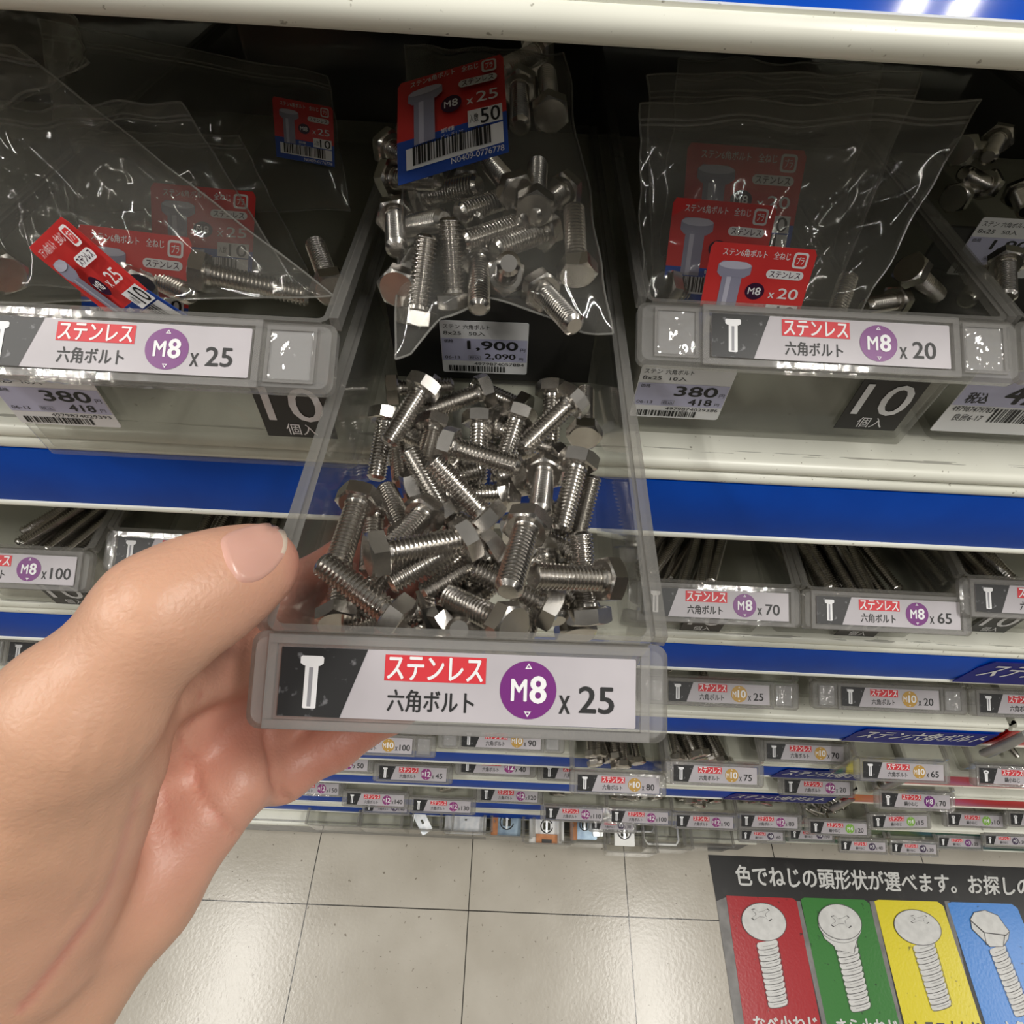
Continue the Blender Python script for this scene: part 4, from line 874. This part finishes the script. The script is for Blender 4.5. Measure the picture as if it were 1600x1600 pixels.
for body, Q, m in (('なべ小ねじ', [(240, 822), (560, 826), (575, 905), (255, 900)], pw), ('さら小ねじ', [(655, 836), (960, 840), (978, 920), (672, 916)], pw), ('トラス小ねじ', [(1050, 848), (1375, 852), (1392, 930), (1068, 926)], pl), ('六角ボルト', [(1480, 850), (1790, 850), (1810, 930), (1500, 930)], pw)):
    b = MB(); ftext(b, body, Q, m); b.build('panel_caption', sign)

# ================================================================== the hand: one continuous skin, meshed from blended round cones
skin = mat('skin', lin(212, 168, 146), .42)
sb_ = bsdf(skin); sb_.inputs['Subsurface Weight'].default_value = .12; sb_.inputs['Subsurface Radius'].default_value = (.008, .003, .0015); sb_.inputs['Subsurface Scale'].default_value = .35
att = N(skin, 'ShaderNodeVertexColor'); att.layer_name = 'tone'
f1 = noisefac(skin, 55, 4); f2 = noisefac(skin, 700, 4)
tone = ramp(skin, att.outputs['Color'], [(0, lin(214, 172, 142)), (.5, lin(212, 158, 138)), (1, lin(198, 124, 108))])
mott = ramp(skin, f1, [(.3, (.93, .90, .88)), (.7, (1.04, 1.02, 1.0))])
mm = N(skin, 'ShaderNodeMixRGB', blend_type='MULTIPLY'); mm.inputs[0].default_value = 1; L(skin, tone, mm.inputs[1]); L(skin, mott, mm.inputs[2]); L(skin, mm.outputs[0], sb_.inputs['Base Color'])
vo = N(skin, 'ShaderNodeTexVoronoi'); vo.feature = 'DISTANCE_TO_EDGE'; vo.inputs['Scale'].default_value = 620; tcs = N(skin, 'ShaderNodeTexCoord'); L(skin, tcs.outputs['Object'], vo.inputs['Vector'])
ad = N(skin, 'ShaderNodeMath', operation='MULTIPLY_ADD'); L(skin, vo.outputs['Distance'], ad.inputs[0]); ad.inputs[1].default_value = .8; L(skin, f2, ad.inputs[2]); bump(skin, ad.outputs[0], .25, .0005)
J = lambda x, y, D: atd(x, y, D)
CONES = [  # point a, radius a, point b, radius b (mm), blend
 (J(402, 882, .1450), 9.6, J(335, 915, .1375), 10.6), (J(335, 915, .1375), 10.6, J(252, 962, .1300), 11.4), (J(252, 962, .1300), 11.4, J(122, 1118, .1280), 14.6), (J(122, 1118, .1280), 14.6, J(-70, 1400, .135), 21),
 (J(150, 1200, .142), 15, J(30, 1440, .150), 23),                                   # ball of the thumb
 (J(140, 1110, .136), 10, J(370, 1040, .186), 8.5),                                 # web
 (J(230, 1140, .166), 8.5, J(360, 1150, .206), 8.5),
 (J(378, 1010, .194), 9.5, J(40, 1490, .166), 15), (J(392, 1080, .200), 9.5, J(50, 1520, .170), 15), (J(394, 1150, .198), 9.5, J(60, 1550, .170), 15),
 (J(372, 1222, .184), 10.5, J(215, 1400, .172), 14), (J(215, 1400, .172), 14, J(60, 1560, .166), 18.5),      # little finger edge of the palm
 (J(-40, 1450, .150), 24, J(-330, 1900, .150), 29), (J(40, 1560, .160), 21, J(-230, 1990, .156), 27), (J(-330, 1900, .150), 29, J(-800, 2600, .150), 33), (J(-230, 1990, .156), 27, J(-700, 2680, .156), 31),
]
FING = [
 [(J(392, 1212, .191), 9.6), (J(440, 1205, .200), 9.4), (J(520, 1160, .2075), 8.9), (J(610, 1105, .2120), 8.2), (J(690, 1062, .2150), 7.2)],
 [(J(394, 1145, .199), 9.8), (J(510, 1070, .2165), 9.2), (J(610, 1010, .2230), 8.5), (J(700, 975, .2250), 7.5)],
 [(J(394, 1075, .203), 10), (J(505, 985, .2245), 9.4), (J(605, 925, .2330), 8.6), (J(690, 885, .2360), 7.6)],
 [(J(380, 1010, .200), 10), (J(480, 915, .2300), 9.4), (J(570, 850, .2420), 8.6), (J(645, 805, .2460), 7.6)]]
GROOVES = [  # skin creases: polyline seen in the photograph, depth mm, half width px
 ([(304, 1190), (306, 1225), (322, 1258), (360, 1297), (388, 1322)], 1.3, 7), ([(281, 1094), (284, 1140), (292, 1195), (306, 1230)], .9, 7),
 ([(219, 1240), (197, 1319), (169, 1403), (84, 1516), (34, 1578)], .8, 10), ([(242, 1180), (262, 1260), (272, 1310)], .5, 8), ([(232, 1175), (300, 1130), (318, 1080)], .5, 8),
 ([(416, 1140), (424, 1180), (430, 1222), (448, 1252)], 1.6, 7), ([(174, 905), (178, 945), (190, 965), (212, 980)], .7, 5), ([(196, 888), (206, 884)], .5, 5), ([(150, 1140), (118, 1230), (96, 1310)], .35, 6), ([(184, 1150), (150, 1250), (120, 1350)], .4, 6), ([(212, 1150), (182, 1262), (150, 1372), (96, 1460)], .4, 6), ([(110, 1130), (84, 1210), (66, 1280)], .3, 6), ([(20, 1300), (90, 1330), (140, 1372)], .25, 6), ([(10, 1400), (70, 1420), (120, 1450)], .25, 6),
 ([(520, 1175), (530, 1205)], .5, 6)]
NAIL = [(337, 843), (352, 832), (390, 820), (424, 815), (446, 824), (454, 842), (450, 865), (430, 893), (404, 912), (372, 916), (350, 885)]
def seg_sdf(P, a, ra, b, rb_):
    a, b = np.asarray(a), np.asarray(b); ba = b-a; l2 = ba@ba
    t = np.clip(((P-a)@ba)/l2, 0, 1)
    return np.sqrt((((P-a)-t[..., None]*ba)**2).sum(-1))-(ra+(rb_-ra)*t)
def smin(a, b, k):
    h = np.maximum(k-np.abs(a-b), 0)/k
    return np.minimum(a, b)-h*h*k*.25
def hand_sdf(P):
    d = None
    for a, ra, b, rb_ in CONES:
        s = seg_sdf(P, a, ra*.001, b, rb_*.001); d = s if d is None else smin(d, s, .010)
    for f in FING:
        g = None
        for (a, ra), (b, rb_) in zip(f, f[1:]):
            s = seg_sdf(P, a, ra*.001, b, rb_*.001); g = s if g is None else smin(g, s, .004)
        d = smin(d, g, .004)
    return d
def poly_dist(uv, pl):
    d = np.full(len(uv), 1e9)
    for a, b in zip(pl, pl[1:]):
        a, b = np.array(a, float), np.array(b, float); ba = b-a; t = np.clip(((uv-a)@ba)/(ba@ba), 0, 1)
        d = np.minimum(d, np.sqrt((((uv-a)-t[:, None]*ba)**2).sum(1)))
    return d
def surface_nets(lo, hi, h):
    n = [int(math.ceil((hi[i]-lo[i])/h))+1 for i in range(3)]
    ax = [lo[i]+h*np.arange(n[i]) for i in range(3)]
    Dv = np.empty(n, np.float32)
    for i in range(n[0]):
        P = np.stack(np.meshgrid([ax[0][i]], ax[1], ax[2], indexing='ij'), -1)[0]; Dv[i] = hand_sdf(P)
    ins = Dv < 0
    cs = [(i, j, k) for i in (0, 1) for j in (0, 1) for k in (0, 1)]
    sl = lambda o, A: A[o[0]:n[0]-1+o[0], o[1]:n[1]-1+o[1], o[2]:n[2]-1+o[2]]
    cnt = sum(sl(o, ins).astype(int) for o in cs); act = (cnt > 0) & (cnt < 8)
    idx = -np.ones(act.shape, int); idx[act] = np.arange(act.sum())
    acc = np.zeros((act.sum(), 3)); num = np.zeros(act.sum())
    for a in cs:
        for axx in range(3):
            if a[axx]: continue
            c = list(a); c[axx] = 1
            va, vb = sl(a, Dv)[act], sl(tuple(c), Dv)[act]; cr = (va < 0) != (vb < 0)
            t = np.where(cr, va/(va-vb+1e-20), 0); p = np.zeros((len(va), 3)); p += np.array(a, float); p[:, axx] += t
            acc[cr] += p[cr]; num[cr] += 1
    V = np.argwhere(act)*1.0+acc/num[:, None]; V = np.array(lo)+V*h
    Fc = []
    for axx in range(3):
        o1, o2 = [(1, 2), (2, 0), (0, 1)][axx]
        s0 = [slice(1, n[i]-1) for i in range(3)]; s0[axx] = slice(0, n[axx]-1)
        s1 = list(s0); s1[axx] = slice(1, n[axx])
        A, B = ins[tuple(s0)], ins[tuple(s1)]; cr = np.argwhere(A != B)+np.array([s.start for s in s0])
        for p in cr:
            c = []
            for d1, d2 in ((-1, -1), (0, -1), (0, 0), (-1, 0)):
                q = p.copy(); q[o1] += d1; q[o2] += d2; c.append(idx[tuple(q)])
            Fc.append(tuple(c) if ins[tuple(p)] else tuple(c[::-1]))
    return V, Fc
pts = np.array([p for c in CONES for p in (c[0], c[2])]+[p for f in FING for p, _ in f])
V, Fc = surface_nets(pts.min(0)-.036, pts.max(0)+.036, .00165)
e = 2e-4
def grad(P): return np.stack([(hand_sdf(P+np.eye(3)[i]*e)-hand_sdf(P-np.eye(3)[i]*e)) for i in range(3)], -1)
for _ in range(2):
    g = grad(V); nrm = g/np.linalg.norm(g, axis=1)[:, None]; V = V-nrm*hand_sdf(V)[:, None]
# keep the skin out of the drawer it presses on
hd = DR['held']; bx0 = hd['O'].x-hd['w']/2-.0005
inside_side = (V[:, 0] > bx0) & (V[:, 0] < bx0+.02) & (V[:, 2] > hd['bot']-.001) & (V[:, 2] < hd['O'].z+.001) & (V[:, 1] > hd['O'].y-.018)
V[inside_side, 0] = bx0
under = (V[:, 0] > bx0-.001) & (V[:, 1] > hd['O'].y-.004) & (V[:, 2] > hd['bot']-.0006) & (V[:, 2] < hd['bot']+.016)
V[under, 2] = hd['bot']-.0006
uv = topx(V); view = EYE-V; vn = view/np.linalg.norm(view, axis=1)[:, None]; facing = np.clip(((nrm*vn).sum(1)-.15)/.35, 0, 1)
for pl_, dep, wd in GROOVES:
    d = poly_dist(uv, pl_); V = V-nrm*(facing*dep*np.exp(-(d/wd)**2)*.001)[:, None]
# fine wrinkles and veins of the surface
wr = np.array([noise.noise(Vector(p)*140)*.00022+noise.noise(Vector(p)*60)*.0003 for p in V]); V = V+nrm*wr[:, None]
# redder palm and finger pads
ton = np.zeros(len(V))
for p, r, k in ((J(360, 1120, .195), .035, .9), (J(300, 1260, .17), .04, .55), (J(455, 880, .15), .012, .9), (J(560, 1150, .2), .05, .8), (J(440, 920, .152), .014, .6), (J(200, 1350, .16), .05, .35), (J(620, 950, .23), .09, 1)):
    ton = np.maximum(ton, k*np.exp(-(((V-p)**2).sum(1))/(r*r)))
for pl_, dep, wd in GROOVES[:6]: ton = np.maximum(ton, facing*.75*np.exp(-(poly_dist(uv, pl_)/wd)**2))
hand_o = Vector([float(c) for c in J(60, 1500, .165)])
b = MB(); b.add(V-np.array(hand_o), Fc, skin)
hand = b.build('hand', smooth=180, label="person's bare left hand holding the pulled-out drawer, thumb on its left wall", cat='hand'); hand.location = hand_o
ca = hand.data.color_attributes.new('tone', 'FLOAT_COLOR', 'POINT'); ca.data.foreach_set('color', np.repeat(ton, 4))
for p_ in hand.data.polygons: p_.use_smooth = True
# thumbnail: a curved plate lying on the skin
nail_m = mat('nail', lin(222, 170, 154), .25); nail_m.node_tree.nodes['Principled BSDF'].inputs['Subsurface Weight'].default_value = .08
nail_w = mat('nail_edge', lin(236, 216, 196), .3)
def hit(x, y):
    r = ray(x, y); t = np.array(.10)
    for _ in range(60):
        s = float(hand_sdf((EYE+r*t)[None])[0]); t = t+s*.8/np.linalg.norm(r)
        if t > .3: break
    return EYE+r*t if t < .3 else None
cen = np.mean(NAIL, 0); rings = [0, .3, .55, .75, .88, 1.0]; nb = 48
ang = np.linspace(0, 1, nb, endpoint=False); NP = np.array(NAIL+[NAIL[0]], float); sg = np.r_[0, np.cumsum(np.hypot(*np.diff(NP, axis=0).T))]; sg /= sg[-1]
bd_ = np.c_[np.interp(ang, sg, NP[:, 0]), np.interp(ang, sg, NP[:, 1])]
for _ in range(3): bd_ = (np.roll(bd_, 1, 0)+2*bd_+np.roll(bd_, -1, 0))/4
VV = []; FF = []; WW_ = []
for ri, f in enumerate(rings):
    for q in bd_:
        p = cen+(q-cen)*f; P = hit(*p)
        while P is None: p = cen+(p-cen)*.97; P = hit(*p)
        g_ = grad(P[None])[0]; g_ /= np.linalg.norm(g_); VV.append(P+g_*(.0007 if f < .9 else -.0006 if f == 1 else .0004))
for ri in range(len(rings)-1):
    for k in range(nb): FF.append((ri*nb+k, ri*nb+(k+1) % nb, (ri+1)*nb+(k+1) % nb, (ri+1)*nb+k))
bn = MB(); A_ = np.array(VV)-np.array(hand_o)
wh = [f for f in FF if min(np.mean([topx(VV[i])[0] for i in f], 0) @ np.array([.88, -.1]), 1e9) > .88*438-83]
bn.add(A_, [f for f in FF if f not in wh], nail_m); bn.add(A_, wh, nail_w)
no = bn.build('thumb_nail', hand, label='thumb nail with pale free edge')
for p_ in no.data.polygons: p_.use_smooth = True
